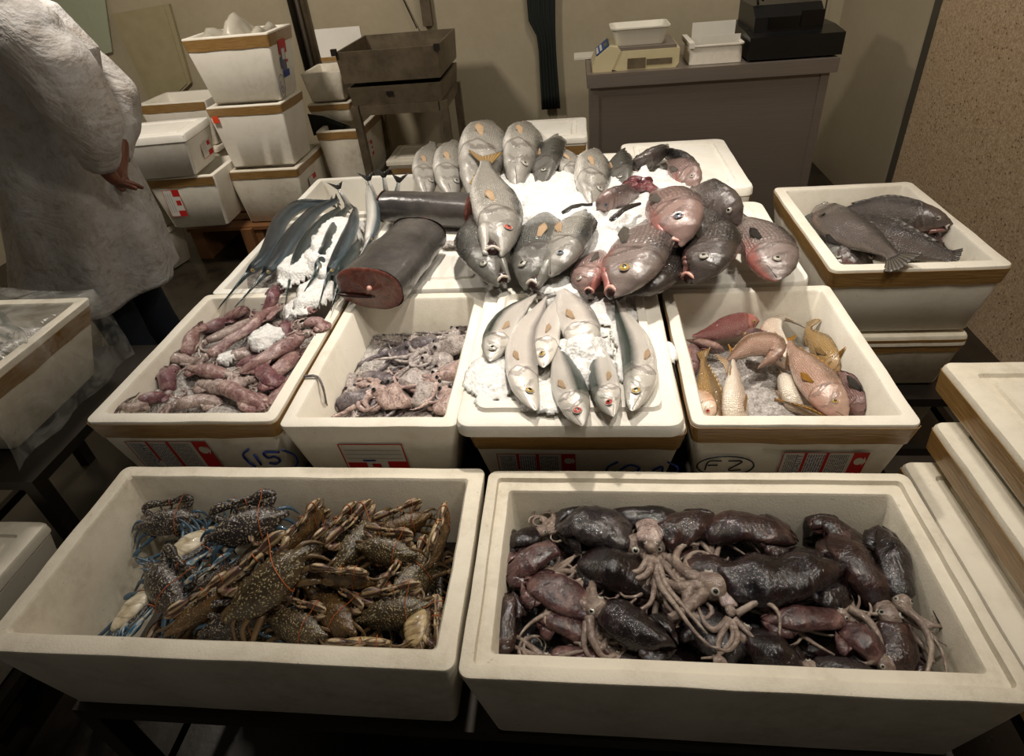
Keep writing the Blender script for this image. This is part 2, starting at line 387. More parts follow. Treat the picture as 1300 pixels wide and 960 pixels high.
M['oct3']=squid_mat('slate_octopus_skin','#4a4346','#6d6467','#8d8382',rough=.12,spots='#3a3436')
# crab shells
def crab_mat(name,a,b,spot,scale=90,thr=.3,amt=.9):
    t=NT(name); v=t.coord(); n=t.noise(v,30,5,.6)
    vo=t.n('ShaderNodeTexVoronoi',feature='SMOOTH_F1'); vo.inputs['Scale'].default_value=scale; 
    wv=t.n('ShaderNodeVectorMath',operation='ADD'); nz=t.n('ShaderNodeTexNoise'); nz.inputs['Scale'].default_value=60; t.l(v,nz.inputs['Vector'])
    s=t.n('ShaderNodeVectorMath',operation='SCALE'); s.inputs['Scale'].default_value=.012; t.l(nz.outputs['Color'],s.inputs[0]); t.l(v,wv.inputs[0]); t.l(s.outputs[0],wv.inputs[1]); t.l(wv.outputs[0],vo.inputs['Vector'])
    f=t.math('MULTIPLY',t.ramp(vo.outputs['Distance'],[(thr*.55,1.0),(thr,0.0)]),amt)
    c=t.mix(f,t.ramp(n,[(.35,a),(.65,b)]),spot)
    t.color(c); t.set(rough=.32,coat=.25); t.bump(t.math('ADD',t.noise(v,220,2),t.math('MULTIPLY',f,.4)),.5,.0025); return t.m
M['cr_olive']=crab_mat('olive_shell','#2c2418','#4a3b26','#a0946f',250,.34)
M['cr_dark']=crab_mat('dark_blue_shell','#1f1a1e','#39302c','#9d937c',240,.36)
M['cr_brown']=crab_mat('brown_shell','#3a2814','#5c4322','#96805a',260,.3,.7)
t=NT('banded_claw'); v=t.coord(); mp=t.n('ShaderNodeMapping'); mp.inputs['Scale'].default_value=(9,150,150); t.l(v,mp.inputs[0])
n=t.noise(mp.outputs[0],1,3,.5); n2=t.noise(v,45,4)
c=t.ramp(n,[(.42,'#3c2c1e'),(.5,'#7d6648'),(.6,'#b8a582')]); c=t.mix(t.math('MULTIPLY',t.ramp(n2,[(.5,0.0),(.7,1.0)]),.6),c,'#5a3040')
t.color(c); t.set(rough=.35,coat=.2); t.bump(t.noise(v,200,3),.4,.002); M['claw_band']=t.m
t=NT('blue_claw'); v=t.coord(); mp=t.n('ShaderNodeMapping'); mp.inputs['Scale'].default_value=(9,120,120); t.l(v,mp.inputs[0])
n=t.noise(mp.outputs[0],1,3,.5); c=t.ramp(n,[(.38,'#1c2a36'),(.48,'#36607a'),(.56,'#7b8484'),(.64,'#b8ab94')])
t.color(c); t.set(rough=.28,coat=.3); t.bump(t.noise(v,200,3),.3,.002); M['claw_blue']=t.m
M['leg_blue']=plain('blue_leg','#1c3040','#476274',.3,0,40,.2,200,coat=.3)
M['leg_brown']=plain('brown_leg','#3c2c1a','#6b5434',.35,0,40,.2,200,coat=.3)
M['cr_belly']=plain('crab_belly','#d8d0ba','#a89878',.4,0,22,.3,90,coat=.2)
M['cr_belly2']=plain('tan_crab_belly','#a8946c','#6b5536',.4,0,26,.3,90,coat=.2)
for nm,(c1,c2,c3) in {'cr_belly':('#d6ccb4','#a89878','#6b5a44'),'cr_belly2':('#b39e76','#7b6444','#42301e')}.items():
    t=NT('crab_underside_'+('pale' if nm=='cr_belly' else 'tan')); v=t.coord(); wv=t.n('ShaderNodeTexWave'); wv.inputs['Scale'].default_value=13; wv.inputs['Distortion'].default_value=6; t.l(v,wv.inputs['Vector'])
    n=t.noise(v,35,4); c=t.mix(t.ramp(n,[(.4,0.0),(.7,1.0)]),c1,c2); c=t.mix(t.ramp(wv.outputs['Fac'],[(.0,.45),(.10,0.0)]),c,c3); t.color(c); t.set(rough=.35,coat=.2); t.bump(wv.outputs['Fac'],.35,.003); M[nm]=t.m
M['band']=plain('orange_rubber_band','#b5602c','#8f4a20',.5)
M['coat']=None
t=NT('lab_coat_cotton'); v=t.coord(); sx=t.n('ShaderNodeSeparateXYZ'); t.l(v,sx.inputs[0])
n=t.noise(v,6,6,.65); n2=t.noise(v,28,5,.7); st=t.ramp(n2,[(.5,0.0),(.72,1.0)])
low=t.math('SUBTRACT',1.0,t.ramp(t.math('ADD',sx.outputs[2],t.math('MULTIPLY',n,.5)),[(.0,0.0),(1.0,1.0)]))
c=t.mix(t.math('MULTIPLY',t.ramp(n,[(.4,0.0),(.7,1.0)]),.7),'#c6c4c2','#a69a8c'); c=t.mix(t.math('MULTIPLY',st,.5),c,'#7d6a54')
t.color(c); t.set(rough=.8); n4=t.noise(v,4,4,.6,1.5); t.bump(t.math('ADD',t.math('MULTIPLY',n4,1.5),n),.5,.03); M['coat']=t.m
M['trouser']=plain('navy_trouser','#0d1420','#16202e',.8,0,20,.3,120)
M['skin']=plain('skin','#6b4030','#7d4c38',.45,0,30,.2,120)
M['hair']=plain('hair','#120e0b','#1c1610',.5)
M['shoe']=plain('boot_rubber','#0c0c0c','#161616',.35)
M['water']=plain('dark_filler','#0a0506','#120809',.05,coat=1)
M['viscera']=squid_mat('viscera','#35151a','#582a30','#8a5c5c',rough=.12)
# ------------------------------------------------------------------ room shell
XR=1.70; YB=4.62; XL=-3.9
def struct(mb,name,mat,smooth=False):
    o=mb.build(name,mat,None,smooth); o['kind']='structure'; return o
struct(MB().box((XL-.1,-1.6,-.1),(XR+.1,YB+.1,0)),'floor',M['floor'])
struct(MB().box((XL-.1,YB,0),(XR+.1,YB+.1,2.9)),'wall_back',M['wall'])
struct(MB().box((XL-.1,-1.6,0),(XL,YB,2.9)),'wall_left',M['wall'])
struct(MB().box((XR,3.46,0),(XR+.1,YB,2.9)),'wall_right',M['wall'])
struct(MB().box((XR-.004,-1.6,0),(XR+.1,3.405,2.9)),'wall_right_terrazzo',M['terrazzo'])
struct(MB().box((XR-.012,3.405,0),(XR+.1,3.46,2.9)),'trim_1',M['trim'])
# ------------------------------------------------------------------ foam boxes
def ring(cx,cy,hx,hy,r,z,wob=0,seed=0,n=5,ne=10,zw=0):
    pts=[]
    cs=[(1,-1,-90),(1,1,0),(-1,1,90),(-1,-1,180)]
    for q,(sx,sy,a0) in enumerate(cs):
        c=Vector((cx+sx*(hx-r),cy+sy*(hy-r),z))
        for k in range(n+1):
            a=R(a0+90*k/n); pts.append(c+Vector((math.cos(a)*r,math.sin(a)*r,0)))
        nx=cs[(q+1)%4]; c2=Vector((cx+nx[0]*(hx-r),cy+nx[1]*(hy-r),z)); a=R(a0+90)
        p0=pts[-1]; p1=c2+Vector((math.cos(a)*r,math.sin(a)*r,0))
        for k in range(1,ne): pts.append(p0.lerp(p1,k/ne))
    if wob or zw:
        out=[]
        for p in pts:
            d=noise.noise_vector(Vector((p.x*9+seed,p.y*9,seed*3.1)))*wob; e=noise.noise_vector(Vector((p.x*45,p.y*45+seed,seed)))*wob*.6
            out.append(Vector((p.x+d.x+e.x,p.y+d.y+e.y,z+(d.z+e.z)*(zw/wob if wob else 0))))
        return out
    return pts
def rotm(mb,rot,c):
    if rot:
        Mx=Matrix.Rotation(rot,3,'Z'); c=Vector((c[0],c[1],0))
        for i,q in enumerate(mb.v): mb.v[i]=Mx@(q-c)+c
    return mb
BX=0
def foam_box(label,x0,x1,y0,y1,z1,h,t=.032,taper=.025,mat='foam',group=None,tape=None,ledge=False,closed=False,rot=0,r=.017,name='foam_box',tapez=(.055,.008),open_inner=True,lidh=.035,wob=.002,tmat='tape'):
    """x0..x1, y0..y1 outer rim; z1 rim top; tape = string of sides f r b l"""
    global BX; BX+=1; sd=BX*1.7
    cx,cy=(x0+x1)/2,(y0+y1)/2; hx,hy=(x1-x0)/2,(y1-y0)/2; z0=z1-h
    root=thing(name,label,'box',(cx,cy,z0),group)
    mb=MB()
    if not closed:
        rs=[ring(cx,cy,hx-taper-.01,hy-taper-.01,r,z0,0,sd), ring(cx,cy,hx-taper,hy-taper,r,z0+.01,wob*.4,sd),
            ring(cx,cy,hx-taper*.5,hy-taper*.5,r,z0+h*.5,wob*.6,sd),
            ring(cx,cy,hx,hy,r,z1-.005,wob,sd,zw=wob*.5), ring(cx,cy,hx-.001,hy-.001,r,z1-.0015,wob,sd,zw=wob*.7), ring(cx,cy,hx-.004,hy-.004,r-.002,z1,wob,sd,zw=wob*.7)]
        ri=max(.006,r-.009)
        if ledge:
            rs+=[ring(cx,cy,hx-t*.5,hy-t*.5,ri,z1,wob,sd,zw=wob*.7),ring(cx,cy,hx-t*.5-.002,hy-t*.5-.002,ri,z1-.010,wob*.5,sd),
                 ring(cx,cy,hx-t-.002,hy-t-.002,ri,z1-.011,wob*.5,sd),ring(cx,cy,hx-t-.005,hy-t-.005,ri,z1-.016,wob*.5,sd)]
        else:
            rs+=[ring(cx,cy,hx-t+.004,hy-t+.004,ri,z1,wob,sd,zw=wob*.7),ring(cx,cy,hx-t,hy-t,ri,z1-.005,wob,sd)]
        rs+=[ring(cx,cy,hx-t-taper*.5,hy-t-taper*.5,ri,z0+h*.5,wob*.5,sd),ring(cx,cy,hx-t-taper*.9,hy-t-taper*.9,ri,z0+t+.012,0,sd),ring(cx,cy,hx-t-taper-.012,hy-t-taper-.012,ri,z0+t,0,sd)]
        mb.loft(rs); rotm(mb,rot,(cx,cy)); mb.build('box_body',M[mat],root,auto=40)
    else:
        zb=z1-lidh
        rs=[ring(cx,cy,hx-taper-.01,hy-taper-.01,r,z0,0,sd), ring(cx,cy,hx-taper,hy-taper,r,z0+.01,wob*.4,sd),
            ring(cx,cy,hx-.003,hy-.003,r,zb-.002,wob,sd),ring(cx,cy,hx-.006,hy-.006,r,zb,wob,sd)]
        mb.loft(rs); rotm(mb,rot,(cx,cy)); mb.build('box_body',M[mat],root,auto=40)
        foam_lid_part(root,cx,cy,hx,hy,z1,lidh,r,wob,sd,M[mat],rot)
    if tape:
        za,zb_=z1-tapez[0],z1-tapez[1]
        def off(z): return -taper*(z1-z)/h+.0022
        tb=MB(); v0=ring(cx,cy,hx+off(za),hy+off(za),r,za,wob*.6,sd); v1=ring(cx,cy,hx+off(zb_),hy+off(zb_),r,zb_,wob,sd)
        vm=ring(cx,cy,hx+off(za)*.5+off(zb_)*.5,hy+off(za)*.5+off(zb_)*.5,r,(za+zb_)/2,wob,sd)
        n=len(v0); vv=v0+vm+v1; fs=[]
        for j in range(n):
            k=(j+1)%n; mid=(v0[j]+v0[k])/2; dx=(mid.x-cx)/hx; dy=(mid.y-cy)/hy
            side=('r' if dx>0 else 'l') if abs(dx)*hx/(hx)>abs(dy) else ('b' if dy>0 else 'f')
            if side in tape: fs+= [(j,k,n+k,n+j),(n+j,n+k,2*n+k,2*n+j)]
        # wavy lower edge
        for j in range(n): vv[j]=vv[j]+Vector((0,0,noise.noise(vv[j]*11+Vector((sd,0,0)))*.006))
        tb.add(vv,fs); rotm(tb,rot,(cx,cy))
        o=tb.build('packing_tape',M[tmat],root,False)
        o['label']='brown packing tape' if tmat=='tape' else 'dark tape'
        md=o.modifiers.new('s','SOLIDIFY'); md.thickness=.0012; md.offset=1
    return root
def foam_lid_part(root,cx,cy,hx,hy,z1,lidh,r,wob,sd,mat,rot,name='lid'):
    zb=z1-lidh
    lb=MB(); rs=[ring(cx,cy,hx-.003,hy-.003,r,zb+.001,wob,sd),ring(cx,cy,hx+.001,hy+.001,r,zb+.006,wob,sd),ring(cx,cy,hx,hy,r,z1-.008,wob,sd),ring(cx,cy,hx-.003,hy-.003,r,z1-.002,wob,sd),ring(cx,cy,hx-.008,hy-.008,r,z1,wob,sd),
        ring(cx,cy,hx-.045,hy-.045,r*.7,z1+.001,wob,sd),ring(cx,cy,hx-.049,hy-.049,r*.7,z1-.007,wob,sd),ring(cx,cy,hx-.066,hy-.066,r*.7,z1-.007,wob,sd),ring(cx,cy,hx-.070,hy-.070,r*.7,z1-.001,wob,sd),
        ring(cx,cy,hx*.5,hy*.5,r*.5,z1,wob,sd)]
    lb.loft(rs); rotm(lb,rot,(cx,cy)); return lb.build(name,mat,root,auto=30)
def loose_lid(label,x0,x1,y0,y1,z1,th,mat='foam3',group=None,rot=0,name='loose_foam_lid',rim=.022,recess=True):
    """flat foam lid with a raised plateau / recessed panel"""
    global BX; BX+=1
    cx,cy=(x0+x1)/2,(y0+y1)/2; hx,hy=(x1-x0)/2,(y1-y0)/2
    z0=z1-th; lb=MB()
    rs=[ring(cx,cy,hx-.008,hy-.008,.025,z0,.001,BX),ring(cx,cy,hx-.001,hy-.001,.03,z0+.006,.0015,BX),ring(cx,cy,hx,hy,.03,z1-.012,.0015,BX),ring(cx,cy,hx-.003,hy-.003,.03,z1-.004,.0015,BX),ring(cx,cy,hx-.010,hy-.010,.028,z1,.0015,BX),
        ring(cx,cy,hx-.04,hy-.04,.02,z1,.001,BX),ring(cx,cy,hx-.043,hy-.043,.02,z1+(-.009 if recess else .010),.001,BX),ring(cx,cy,hx-.062,hy-.062,.02,z1+(-.009 if recess else .012),.001,BX),ring(cx,cy,hx-.066,hy-.066,.02,z1-.003,.001,BX)]
    lb.loft(rs); rotm(lb,rot,(cx,cy)); o=lb.build(name,M[mat],None,auto=30)
    return tag(o,label,'lid',group)
# ---- printed carton label, drawn in its own plane. o: lower-left corner, ex: right unit, ez: up unit, w,h
def text_mesh(s,size):
    cu=bpy.data.curves.new('t','FONT'); cu.body=s; cu.size=size; cu.resolution_u=2; ob=bpy.data.objects.new('t',cu); col.objects.link(ob)
    bpy.context.view_layer.update()
    me=ob.to_mesh(); v=[p.co.copy() for p in me.vertices]; f=[tuple(p.vertices) for p in me.polygons]; ob.to_mesh_clear()
    bpy.data.objects.remove(ob); bpy.data.curves.remove(cu); return v,f
TM={}
def tmesh(s):
    if s not in TM: TM[s]=text_mesh(s,1.0)
    return TM[s]
def putter(mb,o,ex,ez,nrm):
    def rect(x0,x1,z0,z1,mat,d=0):
        p=[o+ex*a+ez*b+nrm*d for a,b in ((x0,z0),(x1,z0),(x1,z1),(x0,z1))]; mb.add(p,[(0,1,2,3)],mat)
    def text(s,x,z,size,mat,d,rot=0,stretch=1):
        v,f=tmesh(s); c,sn=math.cos(R(rot)),math.sin(R(rot))
        p=[]
        for q in v:
            a,b=q.x*size*stretch,q.y*size
            p.append(o+ex*(x+a*c-b*sn)+ez*(z+a*sn+b*c)+nrm*d)
        mb.add(p,f,mat)
    return rect,text
def carton_label(root,o,ex,ez,w,h,name='shipping_label'):
    """red-framed sticker: small grey print left, bold blue word, red bars, red end panel with white fish mark"""
    nrm=ex.cross(ez)*1.0; nrm=nrm if nrm.y<0 or abs(nrm.y)<.5 else -nrm
    mb=MB(); rect,text=putter(mb,o,ex,ez,nrm)
    rect(0,w,0,h,M['paper'],.0); 
    for a in ((0,w,h-.002,h),(0,w,0,.002),(0,.002,0,h)): rect(*a,M['red'],.0004)
    rnd=random.Random(4)
    def lines(x0,x1,n,mat):
        for i in range(n):
            x=x0+(x1-x0)*(i+.5)/n; z=h-.008
            while z>.006:
                L=rnd.uniform(.006,.02); rect(x-.0009,x+.0009,max(.004,z-L),z,M[mat],.0005); z-=L+.003
    lines(.008*w/.2,.18*w,6,'grey_ink')
    text('BEST QUALITY',.235*w,.006,h*.135,M['blue'],.0006,90,1)
    rect(.25*w,.285*w,h*.45,h-.002,M['red'],.0005)
    lines(.29*w,.5*w,7,'blue'); rect(.5*w,.54*w,0,h,M['red'],.0005)
    lines(.55*w,.78*w,10,'grey_ink')
    rect(.82*w,w,0,h,M['red'],.0005)
    # white fish-and-tail mark
    ce=(.91*w,h*.76); n=16; pts=[o+ex*(ce[0]+.055*w*math.cos(2*math.pi*i/n))+ez*(ce[1]+.10*h*math.sin(2*math.pi*i/n))+nrm*.0007 for i in range(n)]
    mb.add(pts,[tuple(range(n))],M['paper'])
    mb.add([o+ex*(ce[0]+.05*w)+ez*(ce[1]+.13*h)+nrm*.0007,o+ex*(ce[0]+.05*w)+ez*(ce[1]-.13*h)+nrm*.0007,o+ex*(ce[0]+.085*w)+ez*ce[1]+nrm*.0007],[(0,1,2)],M['paper'])
    q=mb.build(name,None,root,False); q['label']='sticker with red frame, blue and grey print'; return q
def frame_label(root,o,ex,ez,w,h,vert=False,name='shipping_label'):
    """white form sticker with red corners and ruled lines"""
    nrm=ex.cross(ez); nrm=nrm if nrm.y<0 or abs(nrm.y)<.5 else -nrm
    mb=MB(); rect,text=putter(mb,o,ex,ez,nrm)
    rect(0,w,0,h,M['paper'],0)
    for a in ((0,w,h-.003,h),(0,.003,0,h),(w-.003,w,0,h),(0,w,0,.003)): rect(*a,M['red'],.0004)
    if vert:
        rect(.55*w,w,.75*h,h,M['red'],.0005); rect(.55*w,w,0,.22*h,M['red'],.0005)
        for i in range(3): rect(.12*w+i*.14*w,.14*w+i*.14*w,.15*h,.85*h,M['grey_ink'],.0005)
        rect(.62*w,.9*w,.42*h,.6*h,M['red'],.0005)
    else:
        rect(.04*w,.34*w,.1*h,.36*h,M['red'],.0005); rect(.68*w,.98*w,.1*h,.4*h,M['red'],.0005)
        for i in range(3): rect(.06*w,.94*w,h*(.5+.14*i),h*(.5+.14*i)+.0012,M['grey_ink'],.0005)
        rect(.42*w,.56*w,.18*h,.32*h,M['red'],.0005); rect(.3*w,.5*w,.4*h,.46*h,M['blue'],.0005)
    q=mb.build(name,None,root,False); q['label']='white form sticker with red corners'; return q
def pen(root,strokes,o,ex,ez,nrm,mat,rad=.0022,name='handwriting',label=None):
    mb=MB()
    for st in strokes:
        pts=crom([o+ex*a+ez*b+nrm*.001 for a,b in st],max(6,len(st)*5)) if len(st)>2 else [o+ex*a+ez*b+nrm*.001 for a,b in st]
        mb.tube(pts,rad,6)
    q=mb.build(name,mat,root)
    if label: q['label']=label
    return q
EX=Vector((1,0,0)); EZ=Vector((0,0,1)); EY=Vector((0,1,0))
# ---------------- front row
fb={}
fb['crab']=foam_box('large foam box full of speckled swimming crabs, front row left',-1.018,-.205,.462,.878,.72,.25,t=.034,taper=.03,mat='foam2',ledge=False,group='open foam boxes of the display')
fb['squid']=foam_box('large foam box of dark glossy squid, front row right',-.197,.612,.452,.872,.72,.25,t=.042,taper=.03,mat='foam2',ledge=True)
# ---------------- middle row
g=None
b1=foam_box('foam box of pink squid, left in the middle row, (15) in blue pen',-1.118,-.666,.935,1.497,.80,.26,t=.032,taper=.04,mat='foam',tape='frl')
def fp(x,z,y0,z1,h,taper): return Vector((x,y0+taper*(z1-z)/h-.004,z))
EZ1=Vector((0,.04/.26,-1)).normalized()*-1
carton_label(b1,fp(-1.055,.60,.935,.80,.26,.04),EX,EZ1,.20,.135)
pen(b1,[[(-.04,.05),(-.062,.03),(-.06,.0),(-.05,-.02)],[(-.035,.03),(-.033,-.01)],[(.03,.04),(-.008,.038),(-.006,.018),(.012,.022),(.02,.008),(.004,-.006),(-.01,-.002)],[(.04,.05),(.062,.03),(.06,.0),(.045,-.018)]],fp(-.722,.655,.935,.80,.26,.04),EX,EZ1,Vector((0,-1,0)),M['blue'],.0026,label='blue pen marks reading (15)')
b2=foam_box('foam box of small octopus in slush, second from left in the middle row',-.652,-.262,.918,1.468,.80,.26,t=.032,taper=.04,mat='foam')
frame_label(b2,fp(-.535,.640,.918,.80,.26,.04),EX,EZ1,.145,.105)
b3=foam_box('foam box under the fish-laden lid, (21) in blue pen',-.245,.205,.925,1.462,.775,.235,t=.032,taper=.04,mat='foam',tape='frl')
carton_label(b3,fp(-.19,.60,.925,.775,.235,.04),EX,EZ1,.17,.105)
pen(b3,[[(-.055,.03),(-.075,.012),(-.08,-.01)],[(-.05,.0),(-.03,.018),(-.008,.006),(-.03,-.02),(-.05,-.03),(-.01,-.03)],[(.02,.0),(.04,.012),(.038,-.03)],[(.05,.03),(.07,.012),(.072,-.01)]],fp(.125,.648,.925,.775,.235,.04),EX,EZ1,Vector((0,-1,0)),M['blue'],.0026,label='blue pen marks reading (21)')
b4=foam_box('foam box of golden snappers at the right end of the middle row',.213,.640,.920,1.452,.80,.26,t=.030,taper=.035,mat='foam',tape='fl')
carton_label(b4,fp(.40,.60,.92,.80,.26,.035),EX,EZ1,.165,.122)
el=[(.058*math.cos(a),.034*math.sin(a)) for a in [2*math.pi*k/14 for k in range(15)]]
pen(b4,[el,[(-.01,.018),(-.035,.016),(-.04,-.014)],[(-.036,.002),(-.016,.003)],[(.004,.018),(.032,.016),(.008,-.014),(.034,-.014)]],fp(.292,.672,.92,.80,.26,.035),EX,EZ1,Vector((0,-1,0)),M['ink'],.0016,label='black pen ring around the letters FZ')
lid_m=loose_lid('foam lid holding green-backed fish and ice, middle row',-.262,.196,.895,1.452,.822,.038,'foam3',recess=False)
# ---------------- back rows under the big fish: closed boxes
foam_box('closed foam box left of centre, under the dark fish steaks',-.655,-.245,1.49,2.02,.80,.26,mat='foam3',closed=True,group='closed foam boxes under the fish pile')
foam_box('closed foam box in the centre, under the grey bass heads',-.235,.175,1.49,2.02,.80,.26,mat='foam3',closed=True)
foam_box('closed foam box at front right under the snapper heads',.185,.602,1.465,2.015,.805,.26,mat='foam3',closed=True,r=.035,tape='f',tapez=(.055,.026))
foam_box('closed foam box at back right of the pile, bare lid showing',.17,.582,2.035,2.58,.845,.30,mat='foam3',closed=True,r=.03,tape='r',tapez=(.075,.036))
foam_box('closed foam box at back centre under the silver bass',-.25,.16,2.035,2.50,.835,.29,mat='foam3',closed=True)
bn=foam_box('foam box of needlefish behind the pink squid',-1.118,-.668,1.515,2.05,.79,.25,mat='foam3',t=.03)
bl=foam_box('foam box behind the needlefish, brown tape down its left rim',-1.118,-.262,2.06,2.47,.80,.26,mat='foam3',tape='l',t=.03)
# ---------------- right box
br=foam_box('tall foam box with four grey fish, against the terrazzo wall',.672,1.125,1.525,2.135,.80,.225,t=.036,taper=.028,mat='foam',tape='fl',r=.02)
foam_box('closed foam box under the box of four grey fish',.69,1.10,1.54,2.11,.568,.20,mat='foam2',closed=True,tape='f',tapez=(.06,.012),lidh=.04)
# ---------------- right stack of closed boxes
def tops(label,x0,y1,z1,h,**k): return foam_box(label,x0,x0+.42,y1-.62,y1,z1,h,mat='foam2',closed=True,tape='l',tapez=(h*.8,.014),lidh=.02,taper=.004,r=.016,**k)
tops('top closed foam box of the stack at the right edge',.775,1.135,.785,.082)
tops('middle closed foam box of the stack at the right edge',.742,1.045,.695,.082)
tops('bottom closed foam box of the stack at the right edge',.690,1.015,.605,.09)
# ---------------- left boxes
lb=foam_box('foam box of small silver fish at the left edge, wrapped in clear film',-1.98,-1.50,1.03,1.50,.80,.25,t=.034,taper=.06,mat='foam2',tape='r',tapez=(.075,.02))
foam_box('closed foam box low at the left edge',-1.86,-1.405,.50,.935,.45,.25,mat='foam2',closed=True,taper=.03)
# clear film draped over left box
f=MB(); rows=[]
for i in range(14):
    t_=i/13; row=[]
    y=1.0+.53*t_
    for j in range(18):
        s=j/17
        if s<.55: q=Vector((-2.0+.52*s/.55,y,.815+.012*math.sin(s*14+t_*5)))
        else:
            d=(s-.55)/.45; q=Vector((-1.485+.012*math.sin(t_*17+d*3)-.03*d,y+.03*math.sin(d*3),.81-.33*d))
        q+=noise.noise_vector(q*9)*.012; row.append(q)
    rows.append(row)
f.loft(rows,closed=False,cap0=False,cap1=False)
fo=f.build('plastic_film',M['film']); tag(fo,'clear plastic film draped over the left edge box','film')
# ------------------------------------------------------------------ low metal tables that carry the boxes
def table(label,x0,x1,y0,y1,z,extra=()):
    root=thing('metal_table',label,'table',((x0+x1)/2,(y0+y1)/2,0))
    MB().box((x0,y0,z-.03),(x1,y1,z),None).build('table_top',M['steel_dark'],root,False)
    for sx in (x0+.02,x1-.02):
        for sy in (y0+.02,y1-.02):
            MB().box((sx-.02,sy-.02,0),(sx+.02,sy+.02,z-.03)).build('leg',M['steel_dark'],root,False)
    MB().box((x0+.02,y0+.01,.12),(x1-.02,y0+.035,.15)).build('rail',M['steel_dark'],root,False)
    MB().box((x1-.035,y0+.02,.12),(x1-.01,y1-.02,.15)).build('rail',M['steel_dark'],root,False)
    MB().box((x0+.01,y0+.02,.12),(x0+.035,y1-.02,.15)).build('rail',M['steel_dark'],root,False)
    return root
table('low dark metal table under the front row of boxes',-.99,.59,.48,.87,.47)
table('dark metal table under the middle and back rows',-1.09,.60,.95,2.55,.54)
table('dark metal stand under the box of four grey fish',.72,1.24,1.50,2.15,.366)
table('dark metal stand under the stack at the right edge',.70,1.18,.40,1.12,.513)
table('dark metal table under the film-wrapped box',-2.0,-1.43,.98,1.60,.548)
table('low metal stand at the left edge',-1.86,-1.41,.50,.93,.198)
# boxes stored in the dark under the middle table
foam_box('closed foam box stored in the dark under the right stand',.80,1.15,1.62,2.0,.30,.22,mat='foam2',closed=True)
# steel rail visible at left between boxes
rl=MB().box((-1.30,.62,.30),(-1.27,1.75,.34)).build('steel_rail',M['dull'],None,False); tag(rl,'steel rail lying along the gap left of the crab box','rail')
rb=MB()
for y in (.66,1.2,1.7): rb.box((-1.3,y,0),(-1.27,y+.03,.30))
rb.build('rail_support',M['steel_dark'],rl,False)
# ------------------------------------------------------------------ stacked boxes at the back left
s1=foam_box('top foam box of the tall stack, crumpled plastic on it',-2.085,-1.60,3.40,3.73,1.262,.345,mat='foam',tape='frb',taper=.045,tapez=(.065,.008),r=.012)
s2=foam_box('second foam box of the tall stack, orange price sticker',-2.08,-1.635,3.40,3.72,.912,.355,mat='foam',tape='fr',taper=.03,tapez=(.05,.006),r=.012)
s3=foam_box('bottom foam box of the tall stack with smeared red print',-2.08,-1.64,3.38,3.86,.553,.335,mat='foam2',tape='fr',taper=.03,tapez=(.05,.006),r=.012)
st=MB().box((-2.055,3.392,.83),(-2.02,3.396,.865)).build('price_sticker',M['orange'],s2,False); st['label']='orange price sticker'
# side label, ring on right face of s1
oS=Vector((-1.598,0,0))
def rp(y,z): return Vector((-1.598-.045*(1.262-z)/.345+.003,y,z))
lm=MB()
EZr=Vector((.045/.345,0,1)).normalized()
rect,text=putter(lm,rp(3.50,1.02),EY,EZr,EX)
rect(0,.10,.15,.19,M['red'],.0005); rect(0,.022,.12,.16,M['red'],.0006); rect(.076,.10,.12,.16,M['red'],.0006); rect(.022,.076,.0,.15,M['grey_ink'],.0004); rect(.03,.07,.09,.145,M['paper'],.0008); rect(.0,.018,.05,.11,M['grey_ink'],.0006); rect(.075,.10,.07,.085,M['red'],.0008); rect(.02,.1,.0,.035,M['blue'],.0008)
q=lm.build('shipping_label',None,s1,False); q['label']='red, grey and blue printed mark'
ring_=[(.035*math.cos(a),.062*math.sin(a)) for a in [2*math.pi*k/14 for k in range(15)]]
pen(s1,[ring_,[(-.012,.03),(-.016,-.02),(.0,-.036),(.014,-.02),(.002,.0),(-.014,-.01)]],rp(3.475,.985),EY,EZr,EX,M['grey_ink'],.0014,label='grey pen ring around the number 6')
sm=MB(); rect,text=putter(sm,Vector((-1.90,3.396,.41)),EX,EZ,-EY)
for i in range(5): rect(.0+.012*i,.06+.006*i,.012*i,.012*i+.006,M['red'],.0)
q=sm.build('printed_mark',None,s3,False); q['label']='smeared red print'
frame_label(s3,Vector((-1.642,3.50,.33)),EY,EZ,.12,.12,True)
# crumpled plastic on top
cp=MB(); rows=[]
for i in range(16):
    row=[]
    for j in range(16):
        x=-2.02+.36*i/15; y=3.43+.26*j/15
        z=1.235+(.05+.06*math.sin(i*.9+1))*math.sin(math.pi*i/15)**.6*math.sin(math.pi*j/15)**.6+noise.noise(Vector((x*14,y*14,3)))*.045
        row.append(Vector((x,y,max(1.20,z))))
    rows.append(row)
cp.loft(rows,closed=False,cap0=False,cap1=False); o=cp.build('crumpled_plastic_bag',plain('white_film','#b9b2a4','#9f9886',.35,0,20,.3,30)); tag(o,'crumpled white plastic bag on the tall foam box stack','bag')
o.modifiers.new('s','SOLIDIFY').thickness=.002
